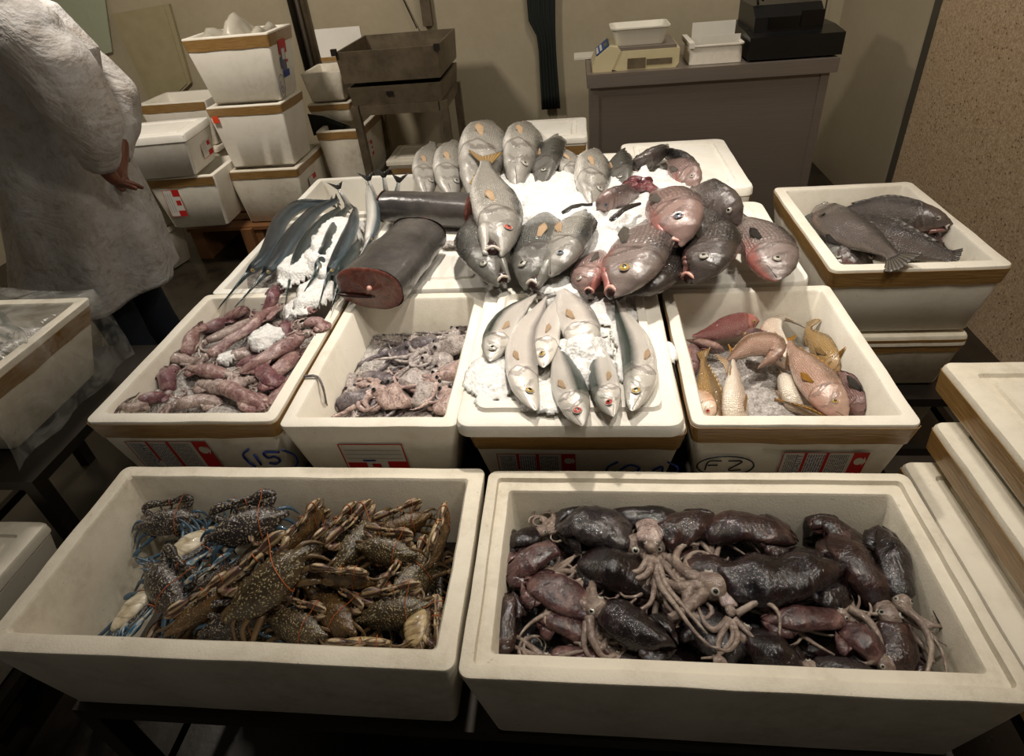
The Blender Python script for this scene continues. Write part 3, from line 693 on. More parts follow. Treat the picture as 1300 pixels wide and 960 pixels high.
# lidded box and its neighbours
l1=foam_box('lidded foam box beside the coat sleeve, red-edged label on its side',-2.56,-2.115,3.12,3.48,.845,.235,mat='foam3',closed=True,taper=.03,lidh=.045,rot=R(6))
frame_label(l1,Vector((-2.125,3.30,.66)),Vector((-.10,1,0)).normalized(),EZ,.13,.13,True)
l2=foam_box('foam box under the lidded box, red form label on its front',-2.46,-2.055,3.18,3.55,.60,.315,mat='foam',tape='f',taper=.035,rot=R(3),tapez=(.055,.006))
frame_label(l2,Vector((-2.375,3.172,.375)),EX,EZ,.10,.16,True)
l3=foam_box('foam box behind the lidded box, taped rim',-2.76,-2.30,3.78,4.12,.875,.28,mat='foam',tape='f',taper=.03,tapez=(.055,.006))
foam_box('foam box under the taped box at the back wall',-2.72,-2.32,3.76,4.14,.59,.30,mat='foam2',closed=True)
foam_box('foam box on the floor under the back wall pile',-2.74,-2.34,3.76,4.14,.285,.28,mat='foam2',closed=True)
foam_box('pale foam box leaning low behind the coat hem',-2.92,-2.50,3.05,3.45,.60,.33,mat='foam2',closed=True,rot=R(-14))
foam_box('foam box at floor level behind the coat hem',-2.90,-2.52,3.06,3.44,.265,.26,mat='foam2',closed=True,rot=R(-14))
# pallet below the stack
pl=thing('wooden_pallet','wooden pallet under the tall foam box stack','pallet',(-2.1,3.6,0))
for i in range(5):
    y=3.36+i*.13; MB().box((-2.46,y,.19),(-1.62,y+.1,.212)).build('slat',M['wood'],pl,False)
for x in (-2.45,-2.05,-1.71): MB().box((x,3.37,0),(x+.08,3.95,.19)).build('block',M['wood'],pl,False)
# boxes between stack and trolley
k1=foam_box('small foam box upper right of the tall stack',-1.70,-1.44,3.90,4.22,.965,.175,mat='foam2',taper=.02,t=.025)
k2=foam_box('taped foam box below the small one, green cloth hanging from it',-1.70,-1.42,3.88,4.24,.785,.12,mat='foam2',tape='fr',taper=.015,tapez=(.04,.004))
k3=foam_box('foam box with torn brown tape beside the trolley leg',-1.62,-1.33,3.72,4.22,.66,.33,mat='foam2',tape='fr',taper=.02,tapez=(.05,.006))
k4=foam_box('foam box at the floor beside the trolley leg',-1.60,-1.36,3.72,4.2,.325,.32,mat='foam2',closed=True)
frame_label(k3,Vector((-1.331,3.80,.46)),EY,EZ,.09,.09,True)
ll=MB(); ll.box((-1.68,4.25,.97),(-1.38,4.27,1.16)); o=ll.build('loose_foam_lid',M['foam3'],None,False); tag(o,'foam lid standing behind the small box, near the steel tub','lid')
MB().box((-1.68,4.243,.97),(-1.38,4.249,.995)).build('packing_tape',M['tape'],o,False)
gc=MB(); gc.loft([[Vector((-1.70,3.86,.74)),Vector((-1.70,3.87,.60)),Vector((-1.60,3.87,.615)),Vector((-1.60,3.86,.72))],[Vector((-1.5,3.855,.655)),Vector((-1.5,3.86,.63)),Vector((-1.44,3.86,.64)),Vector((-1.44,3.855,.65))]]); o=gc.build('dark_cloth',M['cloth_dark'],None); tag(o,'dark green cloth hanging out of a taped foam box','cloth')
# dark fish in s-boxes
# ------------------------------------------------------------------ trolley with steel tub
tr=thing('steel_trolley','steel trolley frame carrying a tub by the back wall','trolley',(-1.07,3.95,0))
def post(x,y,z0,z1,w=.022,nm='leg'): MB().box((x-w,y-w,z0),(x+w,y+w,z1)).build(nm,M['dull'],tr,False)
for x in (-1.33,-.79):
    for y in (3.72,4.2): post(x,y,0,.80)
for y in (3.70,4.18): MB().box((-1.30,y,.745),(-.82,y+.03,.80)).build('rail',M['dull'],tr,False)
for x in (-1.345,-.81): MB().box((x,3.74,.745),(x+.03,4.18,.80)).build('rail',M['dull'],tr,False)
MB().box((-1.31,3.74,.30),(-.81,4.18,.33)).build('shelf',M['dull'],tr,False)
tt=thing('steel_tub','dull steel tub on the trolley by the back wall','tub',(-1.07,3.95,.80))
def open_tub(x0,x1,y0,y1,z0,z1,w,name,ins=.01):
    cx,cy=(x0+x1)/2,(y0+y1)/2; hx,hy=(x1-x0)/2,(y1-y0)/2
    rs=[ring(cx,cy,hx-ins,hy-ins,.006,z0,n=2,ne=2),ring(cx,cy,hx,hy,.006,z1,n=2,ne=2),ring(cx,cy,hx-w,hy-w,.006,z1,n=2,ne=2),ring(cx,cy,hx-w-ins,hy-w-ins,.006,z0+w,n=2,ne=2)]
    return MB().loft(rs).build(name,M['dull'],tt,auto=30)
open_tub(-1.375,-.775,3.69,4.30,.93,1.10,.012,'tub_body')
open_tub(-1.35,-.785,3.70,4.27,.802,.905,.012,'drain_pan')
MB().box((-1.39,3.675,1.085),(-1.36,3.70,1.12)).box((-.795,3.672,1.075),(-.76,3.695,1.11)).build('corner_bracket',M['steel_dark'],tt,False)
MB().box((-1.12,3.695,.855),(-1.08,3.70,.875)).build('latch',M['steel_dark'],tt,False)
o=foam_box('foam box with taped edge on the trolley shelf',-1.24,-.86,3.80,4.14,.43,.10,mat='foam2',closed=True,tape='f',tapez=(.09,.05))
# ------------------------------------------------------------------ counter
ct=thing('steel_counter','stainless steel counter by the back wall','counter',(.65,3.65,0))
MB().box((.062,3.36,.02),(1.235,3.92,.90)).build('counter_body',M['stain'],ct,False)
MB().box((.045,3.33,.90),(1.262,3.95,.965)).build('worktop',M['stain'],ct,False)
MB().box((.062,3.352,0),(.105,3.36,.90)).build('corner_post',M['stain'],ct,False)
MB().box((1.195,3.352,0),(1.235,3.36,.90)).build('corner_post',M['stain'],ct,False)
sl=MB().box((-.02,3.72,.968),(.12,3.88,.978)).build('foam_sheet',M['whitep'],None,False); tag(sl,'thin pale sheet sticking out past the left end of the steel counter','sheet')
# scale
sca=thing('weighing_scale','cream electronic weighing scale on the steel counter','scale',(.28,3.45,.965))
b=MB()
prof=[(.20,.965),(.49,.965),(.505,.985),(.505,1.055),(.20,1.055),(.15,1.035),(.13,.985)]
b.loft([[Vector((x,3.38,z)) for x,z in prof],[Vector((x,3.66,z)) for x,z in prof]]); b.build('scale_body',M['cream'],sca,False)
b=MB().box((.25,3.376,.972),(.34,3.379,1.02)).box((.345,3.3765,.985),(.47,3.379,1.012)); q=b.build('undercut',M['dull'],sca,False)
b=MB(); prof=[(.075,.965),(.17,.965),(.215,1.06),(.20,1.075),(.16,1.082),(.09,1.03),(.072,.99)]
b.loft([[Vector((x,3.375,z)) for x,z in prof],[Vector((x,3.62,z)) for x,z in prof]]); b.build('control_housing',M['cream'],sca,False)
b=MB(); 
n_=Vector((-.052,0,.07)).normalized(); ux=Vector((.07,0,.052)).normalized()
o0=Vector((.094,3.40,1.034))+n_*.003
def pan(a,b_,c,d,mat,lift,nm,lab=None):
    mb=MB(); v=[o0+ux*a+EY*c+n_*lift,o0+ux*b_+EY*c+n_*lift,o0+ux*b_+EY*d+n_*lift,o0+ux*a+EY*d+n_*lift]; v2=[q_-n_*.003 for q_ in v]
    mb.loft([v2,v]); q=mb.build(nm,mat,sca,False)
    return q
pan(.003,.082,.0,.2,M['blueplastic'],.002,'keypad'); pan(.055,.075,.02,.12,M['lcd'],.004,'display')
for i in range(4):
    for j in range(2): pan(.008+.022*j,.020+.022*j,.02+.04*i,.045+.04*i,M['whitep'],.004,'key')
MB().box((.195,3.385,1.055),(.49,3.66,1.07)).build('weighing_plate',M['stain'],sca,False)
# front-face keypad copy for the view: buttons printed on sloped front corner
ty=thing('plastic_tray','white plastic tray on the weighing scale','tray',(.32,3.5,1.07))
def tub_part(x0,x1,y0,y1,z0,z1,w,ins,root,mat,name):
    cx,cy=(x0+x1)/2,(y0+y1)/2; hx,hy=(x1-x0)/2,(y1-y0)/2
    rs=[ring(cx,cy,hx-ins,hy-ins,.02,z0),ring(cx,cy,hx-.008,hy-.008,.03,z1-.008),ring(cx,cy,hx,hy,.03,z1-.006),ring(cx,cy,hx,hy,.03,z1),ring(cx,cy,hx-w,hy-w,.025,z1),ring(cx,cy,hx-w-ins,hy-w-ins,.02,z0+w)]
    return MB().loft(rs).build(name,mat,root,auto=35)
tub_part(.165,.46,3.40,3.62,1.071,1.155,.008,.03,ty,M['whitep'],'tray_body')
# small foam box with papers
pb=thing('foam_tray','small white foam tray holding papers on the counter','box',(.68,3.5,.965))
tub_part(.55,.82,3.38,3.62,.967,1.055,.02,.006,pb,M['foam'],'tray_body')
MB().box((.55,3.375,1.045),(.575,3.64,1.07)).build('raised_end',M['foam'],pb,False)
pp=MB().box((.585,3.55,1.03),(.80,3.553,1.135)).build('paper_card',M['paper'],None,False); tag(pp,'white card standing at the back of the foam tray','paper')
pp=MB().box((.62,3.46,1.02),(.81,3.463,1.085)).build('paper_slip',M['paper'],None,False); tag(pp,'grey-white slip standing in front in the foam tray','paper')
# cash register
cr=thing('cash_register','black cash register on the right end of the counter','register',(1.05,3.6,.965))
b=MB(); prof=[(3.36,.975),(3.36,1.075),(3.52,1.09),(3.86,1.09),(3.86,.975)]
b.loft([[Vector((.835,y,z)) for y,z in prof],[Vector((1.275,y,z)) for y,z in prof]]); b.build('cash_drawer',M['black'],cr,False)
b=MB(); prof=[(3.44,1.08),(3.44,1.15),(3.52,1.195),(3.80,1.195),(3.80,1.08)]
b.loft([[Vector((.865,y,z)) for y,z in prof],[Vector((1.19,y,z)) for y,z in prof]]); b.build('till_body',M['black'],cr,False)
MB().box((1.08,3.43,1.10),(1.185,3.44,1.17)).build('display_window',M['blackglass'],cr,False)
MB().box((.93,3.43,1.10),(1.07,3.44,1.15)).build('keypad',M['blackglass'],cr,False)
MB().tube(crom([(.885,3.5,1.20),(.88,3.5,1.235),(.905,3.5,1.245),(.905,3.5,1.215)],8),.006,6).build('paper_guide',M['black'],cr)
for x in (.87,1.24): MB().box((x-.015,3.40,.965),(x+.015,3.43,.976)).build('foot',M['rubber'],cr,False)
# closed boxes left of the counter
foam_box('closed foam box with brown tape just left of the steel counter',-.275,.035,2.66,2.98,.855,.085,mat='foam3',closed=True,tape='f',tapez=(.08,.035),lidh=.03,taper=.01)
foam_box('second closed foam box down, left of the steel counter',-.27,.037,2.665,2.98,.765,.10,mat='foam3',closed=True,tape='f',tapez=(.07,.02),lidh=.03,taper=.01)
kk=foam_box('lowest closed foam box left of the steel counter',-.27,.037,2.67,2.98,.66,.30,mat='foam3',closed=True,taper=.01)
foam_box('foam box on the floor left of the steel counter',-.27,.037,2.67,2.98,.355,.352,mat='foam2',closed=True,taper=.01)
# ------------------------------------------------------------------ wall objects
def wallpt(px,py,y=YB-.02): return PYl(px,py,y)
a=wallpt(143,18); b_=wallpt(215,5); c_=wallpt(243,105); d_=wallpt(200,148)
ln=MB(); 
def quadpt(s,t_): return (a.lerp(b_,s)).lerp(d_.lerp(c_,s),t_)
def slab(s0,s1,t0,t1,y0,y1):
    v=[quadpt(s0,t1),quadpt(s1,t1),quadpt(s1,t0),quadpt(s0,t0)]
    return [Vector((q.x,y0,q.z)) for q in v],[Vector((q.x,y1,q.z)) for q in v]
bk,ft=slab(0,1,0,1,YB-.005,YB-.03); ln.loft([bk,ft])
bb,bf=slab(.08,.92,.05,.97,YB-.03,YB-.036); ln.loft([bb,bf])
o=ln.build('wall_panel',plain('yellowed_panel','#b0a482','#8f8460',.5,0,10,.2,20),None,False); tag(o,'yellowed foam lid leaning against the back wall behind the boxes','lid')
sh=MB(); 
pts=[wallpt(100,-90,YB-.03),wallpt(120,-90,YB-.03),wallpt(142,66,YB-.03),wallpt(112,74,YB-.03),wallpt(60,60,YB-.03),wallpt(50,-90,YB-.03)]
sh.add(pts+[q+Vector((0,.01,0)) for q in pts],[tuple(range(6)),tuple(range(11,5,-1))]+[(i,(i+1)%6,(i+1)%6+6,i+6) for i in range(6)])
o=sh.build('plastic_sheet',M['milky'],None,False); tag(o,'greenish plastic sheet hanging by the shoulder of the coat','sheet')
pi=thing('wall_pipe','pair of steel pipes on the back wall above the foam boxes','pipe',(-1.9,YB-.05,.9))
for dx,rr,mt in ((0,.022,'steel_dark'),(.045,.014,'stain'),(.085,.018,'dull')):
    MB().tube([(-1.93+dx,YB-.04,.6),(-1.93+dx,YB-.04,2.8)],rr,10).build('pipe',M[mt],pi)
o=MB().box((-1.04,YB-.05,1.09),(-.975,YB-.002,2.8)).build('wall_conduit',M['dull'],None,False); tag(o,'flat steel conduit on the wall above the trolley tub','conduit')
o=MB().tube([(-1.09,YB-.03,1.08),(-1.16,YB-.02,1.27),(-1.30,YB-.02,1.6)],.004,6).build('hanging_wire',M['steel_dark']); tag(o,'thin wire slanting down the wall above the tub','wire')
cu=MB(); rows=[]
for i in range(24):
    z=.50+ (2.7-.50)*i/23; row=[]
    nn=29
    for j in range(nn):
        s=j/(nn-1); wl=-.325 if z>1.05 else -.27-.05*max(0,(z-.5)/.55)
        wl=-.325+.06*max(0,min(1,(1.08-z)/.12)); wr=-.135+.01*math.sin(z*5)
        row.append(Vector((wl+(wr-wl)*s,YB-.05-.018*abs(math.sin(s*math.pi*6)),z)))
    rows.append(row)
cu.loft(rows,closed=False,cap0=False,cap1=False); o=cu.build('dark_curtain',M['cloth_dark']); o.modifiers.new('s','SOLIDIFY').thickness=.004; tag(o,'narrow dark curtain hanging on the back wall','curtain')
cb=thing('cable','thin cables and small tag on the wall above the cash register','cable',(1.3,YB-.03,1.1))
q1=wallpt(1022,0,YB-.02); q2=wallpt(1050,0,YB-.02)
MB().tube([(q1.x,YB-.02,.0),(q1.x,YB-.02,1.9)],.006,6).build('cable_run',M['rubber'],cb)
MB().tube([(q2.x,YB-.02,.0),(q2.x,YB-.02,1.9)],.004,6).build('cable_run',M['rubber'],cb)
MB().box((q1.x-.02,YB-.04,q1.z-.02),(q1.x+.02,YB-.022,q1.z+.05)).build('cable_tag',M['red'],cb,False)
# wooden board leg by stack (floor clutter)
o=MB().box((-2.09,3.33,0),(-2.02,3.36,.205)).build('wooden_post',M['wood'],None,False); tag(o,'short wooden post in front of the pallet','post')
o=MB().box((-1.9,2.72,0),(-1.2,2.80,.10)).build('floor_beam',M['steel_dark'],None,False); tag(o,'low dark beam on the floor behind the fish display','beam')

BXS={'crab':(-1.018,-.205,.462,.878,.72,.25,.034,.03),'squid':(-.197,.612,.452,.872,.72,.25,.042,.03),'pink':(-1.118,-.666,.935,1.497,.80,.26,.032,.04),
 'octo':(-.652,-.262,.918,1.468,.80,.26,.032,.04),'snap':(.213,.640,.920,1.452,.80,.26,.030,.035),'grey':(.672,1.125,1.525,2.135,.80,.225,.036,.028),'left':(-1.98,-1.50,1.03,1.50,.80,.25,.034,.06),'need':(-1.118,-.668,1.515,2.05,.79,.25,.03,.025)}
# ------------------------------------------------------------------ fish
PROF={
 'bass':([(0,.15),(.03,.34),(.08,.54),(.14,.70),(.2,.83),(.3,.97),(.4,1),(.5,.97),(.62,.78),(.74,.5),(.84,.3),(.9,.27)],
         [(0,.12),(.03,.34),(.08,.6),(.14,.8),(.2,.95),(.3,1),(.5,.9),(.7,.5),(.84,.2),(.9,.1)]),
 'snap':([(0,.20),(.03,.46),(.08,.71),(.14,.87),(.2,.96),(.3,1),(.42,.96),(.55,.78),(.68,.52),(.8,.28),(.9,.25)],
         [(0,.12),(.03,.36),(.08,.66),(.14,.86),(.2,.97),(.3,1),(.5,.85),(.7,.45),(.82,.2),(.9,.1)]),
 'mack':([(0,.12),(.03,.36),(.08,.60),(.15,.82),(.25,.97),(.36,1),(.5,.93),(.65,.68),(.78,.38),(.86,.16),(.9,.12)],
         [(0,.06),(.04,.3),(.1,.6),(.17,.85),(.25,.97),(.4,1),(.6,.75),(.78,.35),(.9,.12)]),
 'need':([(0,.06),(.1,.12),(.2,.3),(.24,.7),(.32,.95),(.5,1),(.7,.85),(.85,.5),(.9,.4)],
         [(0,.06),(.1,.12),(.2,.3),(.24,.7),(.32,.95),(.5,1),(.7,.85),(.85,.45),(.9,.3)]),
}
CAMP=Vector((0,0,CAMZ))
ALLFISH=[]
def fish(label,pts,hw,roll,skin,prof='snap',wr=.55,eye='iris_y',fin='fin_grey',tail=True,mouth=0,group=None,cat='fish',name='fish',eyeu=.11,eyer=.085,eyeh=.32,pect=True,dorsal=True,tailw=1.0,us=(0,1),N=34,n=22,lip='lip',eyecap=True,anal=True,pfin=None):
    """pts: snout..tail as (px,py,z); hw: half body depth in px; roll: 90 = back to the +x side when the head faces us"""
    W_=[P(*p) for p in pts]; C=crom(W_,N)
    s=SC(W_[0].lerp(W_[-1],.35)); H=hw*s; Wd=H*wr; L=sum((C[i+1]-C[i]).length for i in range(N-1))
    root=thing(name,label,cat,tuple(W_[len(W_)//2]),group)
    hp,wp=PROF[prof]
    up=Vector((0,0,1))
    def frame(i):
        T=(C[min(i+1,N-1)]-C[max(i-1,0)]).normalized(); S=T.cross(up)
        S=S.normalized() if S.length>.05 else Vector((1,0,0)); U=S.cross(T)
        D=(U*math.cos(R(roll))+S*math.sin(R(roll))).normalized(); return T,D,D.cross(T).normalized()
    def at(u):
        f=u*(N-1); i=int(min(N-2,max(0,math.floor(f)))); t_=f-i
        p=C[i].lerp(C[i+1],t_); return (p,)+frame(int(round(min(N-1,max(0,f)))))
    hfun=lambda u:H*interp(hp,u); wfun=lambda u:Wd*interp(wp,u)
    rings=[];uvs=[]
    seed=len(ALLFISH)*3.3; ALLFISH.append(root)
    us_=[];u=0
    while u<.9: us_.append(u); u+= .009 if u<.3 else .026
    us_.append(.9)
    for u in us_:
        p,T,D,Wv=at(u); h=hfun(u); w=wfun(u); g=1.0
        off=0
        if prof=='snap': off=-.12*H*max(0,1-u/.3)      # mouth set low on the head
        if prof=='bass': off=-.02*H
        if mouth and u<.09: 
            hh_up=h; 
        r=[];uv=[]
        for k in range(n):
            a=2*math.pi*k/n; ca,sa=math.cos(a),math.sin(a)
            hh=h*(1.0 if ca>0 else (.92 if prof!='mack' else 1.0))
            if mouth and u<.10 and ca<0: hh=h*(.25+.65*u/.10)
            ug=.262-.075*(ca+.15)**2; du=u-ug; g=1.0
            if abs(sa)>.35 and ca<.72:
                if -.03<du<=0: g=1.045
                elif 0<du<.03: g=.975
            q=p+D*(off+hh*ca*g)+Wv*(w*math.copysign(abs(sa)**.9,sa)*(1-.1*ca)*g)
            q=q+noise.noise_vector(q*22+Vector((seed,0,0)))*H*.03
            r.append(q); uv.append((u,1-min(a,2*math.pi-a)/math.pi))
        rings.append(r);uvs.append(uv)
    c0=sum(rings[0],Vector((0,0,0)))/n; T0=at(0)[1]
    for k_,d_ in ((.72,.045),(.35,.07)):
        rings.insert(0,[c0+(q-c0)*k_-T0*H*d_ for q in rings[0 if k_==.72 else 1]]) if k_==.72 else rings.insert(0,[c0+(q-c0)*k_-T0*H*d_ for q in rings[1]])
        uvs.insert(0,uvs[0])
    MB().loft(rings,uvs=uvs).build('body',M[skin],root)
    # side of the fish that faces the viewer / up
    p,T,D,Wv=at(.2); vs_=1 if Wv.dot((CAMP-p).normalized())>0 else -1
    # eyes
    for sd in (1,-1):
        p,T,D,Wv=at(eyeu); h=hfun(eyeu);w=wfun(eyeu); off=-.12*H*max(0,1-eyeu/.3) if prof=='snap' else 0
        c=p+D*(off+h*eyeh)+Wv*(sd*w*.93*math.sqrt(max(.1,1-eyeh*eyeh)))
        er=H*eyer*1.75
        nrm=(Wv*sd+D*.25).normalized(); q=nrm.to_track_quat('Z','Y').to_matrix()
        e=MB().ball(c,(er,er,er*.5),n=16,m=8,M=q).build('eye',M[eye],root)
        MB().ball(c+nrm*er*.26,(er*.55,er*.55,er*.32),n=14,m=8,M=q).build('pupil',M['pupil'],e)
        MB().tube([c+q@Vector((math.cos(a)*er*1.05,math.sin(a)*er*1.05,er*.1)) for a in [2*math.pi*k/18 for k in range(19)]],er*.12,6,cap=False).build('eye_rim',M[skin],e)
    # mouth
    if mouth:
        g=mouth
        jr=[];ju=[]
        m_=12
        for i in range(m_):
            t_=i/(m_-1); u=.13*(1-t_)-.005*t_
            p,T,D,Wv=at(max(0,u)); p=p-T*(.0 if u>0 else 0)
            drop=-H*(.62*(1-t_)+(.22+g*.55)*t_)
            hh=H*(.22*(1-t_)+.10*t_); ww=max(wfun(max(.0,u))*.85,H*.13)*(1 if t_<.9 else .75)
            jr.append([p+D*(drop+hh*math.cos(a))+Wv*ww*math.sin(a) for a in [2*math.pi*k/14 for k in range(14)]])
            ju.append([(.05,.1)]*14)
        MB().loft(jr,uvs=ju).build('lower_jaw',M[skin],root)
        p0,T,D,Wv=at(.035); q=Matrix((Wv,D,T)).transposed()
        MB().ball(p0-D*H*(.2+.22*g),(wfun(.05)*.82,H*(.16+.22*g),H*.32),n=16,m=10,M=q).build('mouth_cavity',M['mouth'],root)
        lp=[];
        for k in range(19):
            a=math.pi*2*k/18; p,T,D,Wv=at(.015); 
            yy=math.cos(a); off=-.12*H if prof=='snap' else 0
            mid=-H*(.14+.25*g)+off*.6; amp=H*(.12+.28*g)
            lp.append(p+D*(mid+amp*yy)+Wv*(max(wfun(.03),H*.15)*.95*math.sin(a))+T*(H*.10*(1-abs(yy))))
        o=MB().tube(lp,H*.06,8,cap=False).build('lip',M[lip],root)
    else:
        for sd in (1,-1):
            mp=[]
            for i in range(7):
                u=.002+.075*i/6; p,T,D,Wv=at(u); off=-.12*H*max(0,1-u/.3) if prof=='snap' else 0
                mp.append(p+D*(off-hfun(u)*(.15+.25*i/6))+Wv*sd*wfun(u)*.97)
            if sd==vs_: MB().tube(mp,[H*.02*(1-.5*i/6) for i in range(7)],6).build('mouth',M['mouth'],root)
            else:
                MB().tube(mp,[H*.02*(1-.5*i/6) for i in range(7)],6).build('mouth',M['mouth'],root)
    # fins
    def fan(name,base,dirs,length,th,mat,rad=None):
        k=len(dirs); v=[];uv=[]
        nn=None
        rows=5
        for i in range(k):
            for j in range(rows):
                t_=j/(rows-1); q=base[i].lerp(base[i]+dirs[i],t_); v.append(q); uv.append((t_,i/(k-1)))
        f=[]
        for i in range(k-1):
            for j in range(rows-1): f.append((i*rows+j,(i+1)*rows+j,(i+1)*rows+j+1,i*rows+j+1))
        mb=MB(); mb.add(v,f,None,uv); o=mb.build(name,M[mat],root); md=o.modifiers.new('s','SOLIDIFY'); md.thickness=th; md.offset=0; return o
    if tail:
        k=15; base=[];dirs=[]; p,T,D,Wv=at(.885); hb=hfun(.885)
        TL=H*.62*tailw
        for i in range(k):
            s_=-1+2*i/(k-1); sp=1.25 if prof=='mack' else (1.0 if prof=='need' else .72)
            fork=.75+.35*abs(s_) if prof in('mack','need') else 1.1-.05*abs(s_)
            base.append(p+D*hb*.9*s_+T*0)
            rag=1+.05*math.sin(i*2.3+seed)
            dirs.append((T*(1.0)+D*s_*sp*.75+Wv*.10*math.sin(s_*3+seed))*TL*fork*rag)
        fan('tail_fin',base,dirs,0,.0018,fin)
    if dorsal:
        k=22; base=[];dirs=[]
        u0,u1=(.30,.78) if prof!='need' else (.66,.82)
        for i in range(k):
            t_=i/(k-1); u=u0+(u1-u0)*t_; p,T,D,Wv=at(u)
            base.append(p+D*hfun(u)*.93); hh=H*.22*(math.sin(math.pi*min(1,t_*1.15+.08))**.6 if t_<.8 else .6)
            if prof=='mack': hh*=.45
            dirs.append((D*.5+T*.75-Wv*vs_*.25)*hh*(1+.12*(i%2)))
        fan('dorsal_fin',base,dirs,0,.0015,fin)
    if anal and prof!='need':
        k=9; base=[];dirs=[]
        for i in range(k):
            t_=i/(k-1); u=.62+.14*t_; p,T,D,Wv=at(u); base.append(p-D*hfun(u)*.85); dirs.append((-D*.6+T*.6)*H*.22*(1-.5*t_))
        fan('anal_fin',base,dirs,0,.0015,fin)
    if pect:
        for sd in ((vs_,) if prof!='need' else (vs_,)):
            k=9; base=[];dirs=[]; p,T,D,Wv=at(.285); w=wfun(.285)
            for i in range(k):
                s_=-1+2*i/(k-1); base.append(p-D*H*.22+D*H*.07*s_+Wv*sd*w*.96); dirs.append((T*1.0-D*(.30)+D*s_*.22+Wv*sd*.16)*H*(.85-.30*abs(s_-.3)))
            fan('pectoral_fin',base,dirs,0,.0014,pfin or fin)
    return root
# ------------------------------------------------------------------ squid
def squid(label,pts,hw,skin,armmat='arm',arms=7,armlen=1.0,fins=True,head=True,group=None,seed=0,name='squid',cat='squid',flat=.75,armpts=None,eye=True,droop=.0,armr=1.0):
    """pts: pointed mantle tip .. head end as (px,py,z)"""
    rnd=random.Random(seed+int(pts[0][0]*7+pts[0][1]))
    W_=[P(*p) for p in pts]; N=22; C=crom(W_,N); s=SC(W_[0].lerp(W_[-1],.5)); r=hw*s
    root=thing(name,label,cat,tuple(W_[len(W_)//2]),group)
    prof=[(0,.04),(.05,.28),(.15,.56),(.3,.82),(.5,.98),(.7,1.0),(.88,.9),(.97,.8),(1,.62)]
    up=Vector((0,0,1)); rings=[]
    def fr(i):
        T=(C[min(i+1,N-1)]-C[max(i-1,0)]).normalized(); S=T.cross(up); S=S.normalized() if S.length>.05 else Vector((1,0,0)); return T,S,S.cross(T)
    n=18; sdv=Vector((seed*1.7,pts[0][0]*.01,0))
    for i in range(N):
        T,S,U=fr(i); w=r*interp(prof,i/(N-1)); rr=[]
        for k in range(n):
            a=2*math.pi*k/n; q=C[i]+S*w*math.cos(a)+U*w*flat*math.sin(a)
            q+=noise.noise_vector(q*18+sdv)*r*.30+noise.noise_vector(q*60+sdv)*r*.09; rr.append(q)
        rings.append(rr)
    MB().loft(rings).build('mantle',M[skin],root)
    L=sum((C[i+1]-C[i]).length for i in range(N-1))
    if fins:
        for sg in (1,-1):
            v=[];f=[];uv=[];k=12
            for i in range(k):
                t_=i/(k-1); u=.02+.44*t_; idx=int(u*(N-1)); T,S,U=fr(idx); w=r*interp(prof,u)
                wd=r*.75*math.sin(math.pi*t_)**.7+.001
                b=C[idx]+S*sg*w*.8; 
                for j in range(4):
                    v.append(b+S*sg*wd*j/3-up*(j/3)**2*wd*.35+noise.noise_vector(b*30+sdv)*r*.12*j/3); uv.append((t_,j/3))
            for i in range(k-1):
                for j in range(3): f.append((i*4+j,i*4+j+1,i*4+5+j,i*4+4+j))
            mb=MB(); mb.add(v,f,None,uv); o=mb.build('fin',M[skin],root); md=o.modifiers.new('s','SOLIDIFY'); md.thickness=.0025; md.offset=0
    if head:
        T,S,U=fr(N-1); hc=C[-1]+T*r*.35; hr=r*.55
        q=Matrix((S,T,U)).transposed()
        hm=MB().ball(hc,(hr,hr*1.25,hr*.85),n=14,m=10,M=q); hm.jitter(r*.08,40); hd=hm.build('head',M[armmat],root)
        if eye:
            for sg in (1,-1):
                c=hc+S*sg*hr*.72+U*hr*.45; nn=(S*sg*.6+U).normalized(); qq=nn.to_track_quat('Z','Y').to_matrix()
                e=MB().ball(c,(hr*.32,hr*.32,hr*.2),n=12,m=8,M=qq).build('eye',M['iris_s'],hd)
                MB().ball(c+nn*hr*.10,(hr*.19,hr*.19,hr*.14),n=10,m=6,M=qq).build('pupil',M['pupil'],e)
        b0=hc+T*hr*.9
        for a in range(arms):
            ln=r*(2.2+1.6*rnd.random())*armlen; ang=(a/(max(1,arms-1))-.5)*1.5+rnd.uniform(-.15,.15)
            d=(T*math.cos(ang)+S*math.sin(ang)).normalized(); p=b0-T*hr*.4+S*hr*.6*math.sin(ang)+U*hr*rnd.uniform(-.2,.3); pp=[p]; cu=rnd.uniform(-.32,.32); k=12
            zlow=W_[-1].z-r*.7*flat-droop
            for j in range(k):
                d=(Matrix.Rotation(cu*(1+j*.12),3,'Z')@d); d.z+=-.06 if p.z>zlow else .05; d=d.normalized()
                p=p+d*ln/k; p=Vector((p.x,p.y,max(p.z,zlow))); pp.append(p)
            ra=r*.20*armr*rnd.uniform(.8,1.2)
            MB().tube(pp,[ra*(1-.8*j/k) for j in range(k+1)],7).build('arm',M[armmat],root)
    if armpts:
        for ap in armpts:
            w0=[P(*q) for q in ap[1:]]; k=max(10,len(w0)*5); cc=crom(w0,k); ra=ap[0]*s
            MB().tube(cc,[ra*(1-.7*j/(k-1)) for j in range(k)],8).build('arm',M[armmat],root)
    return root
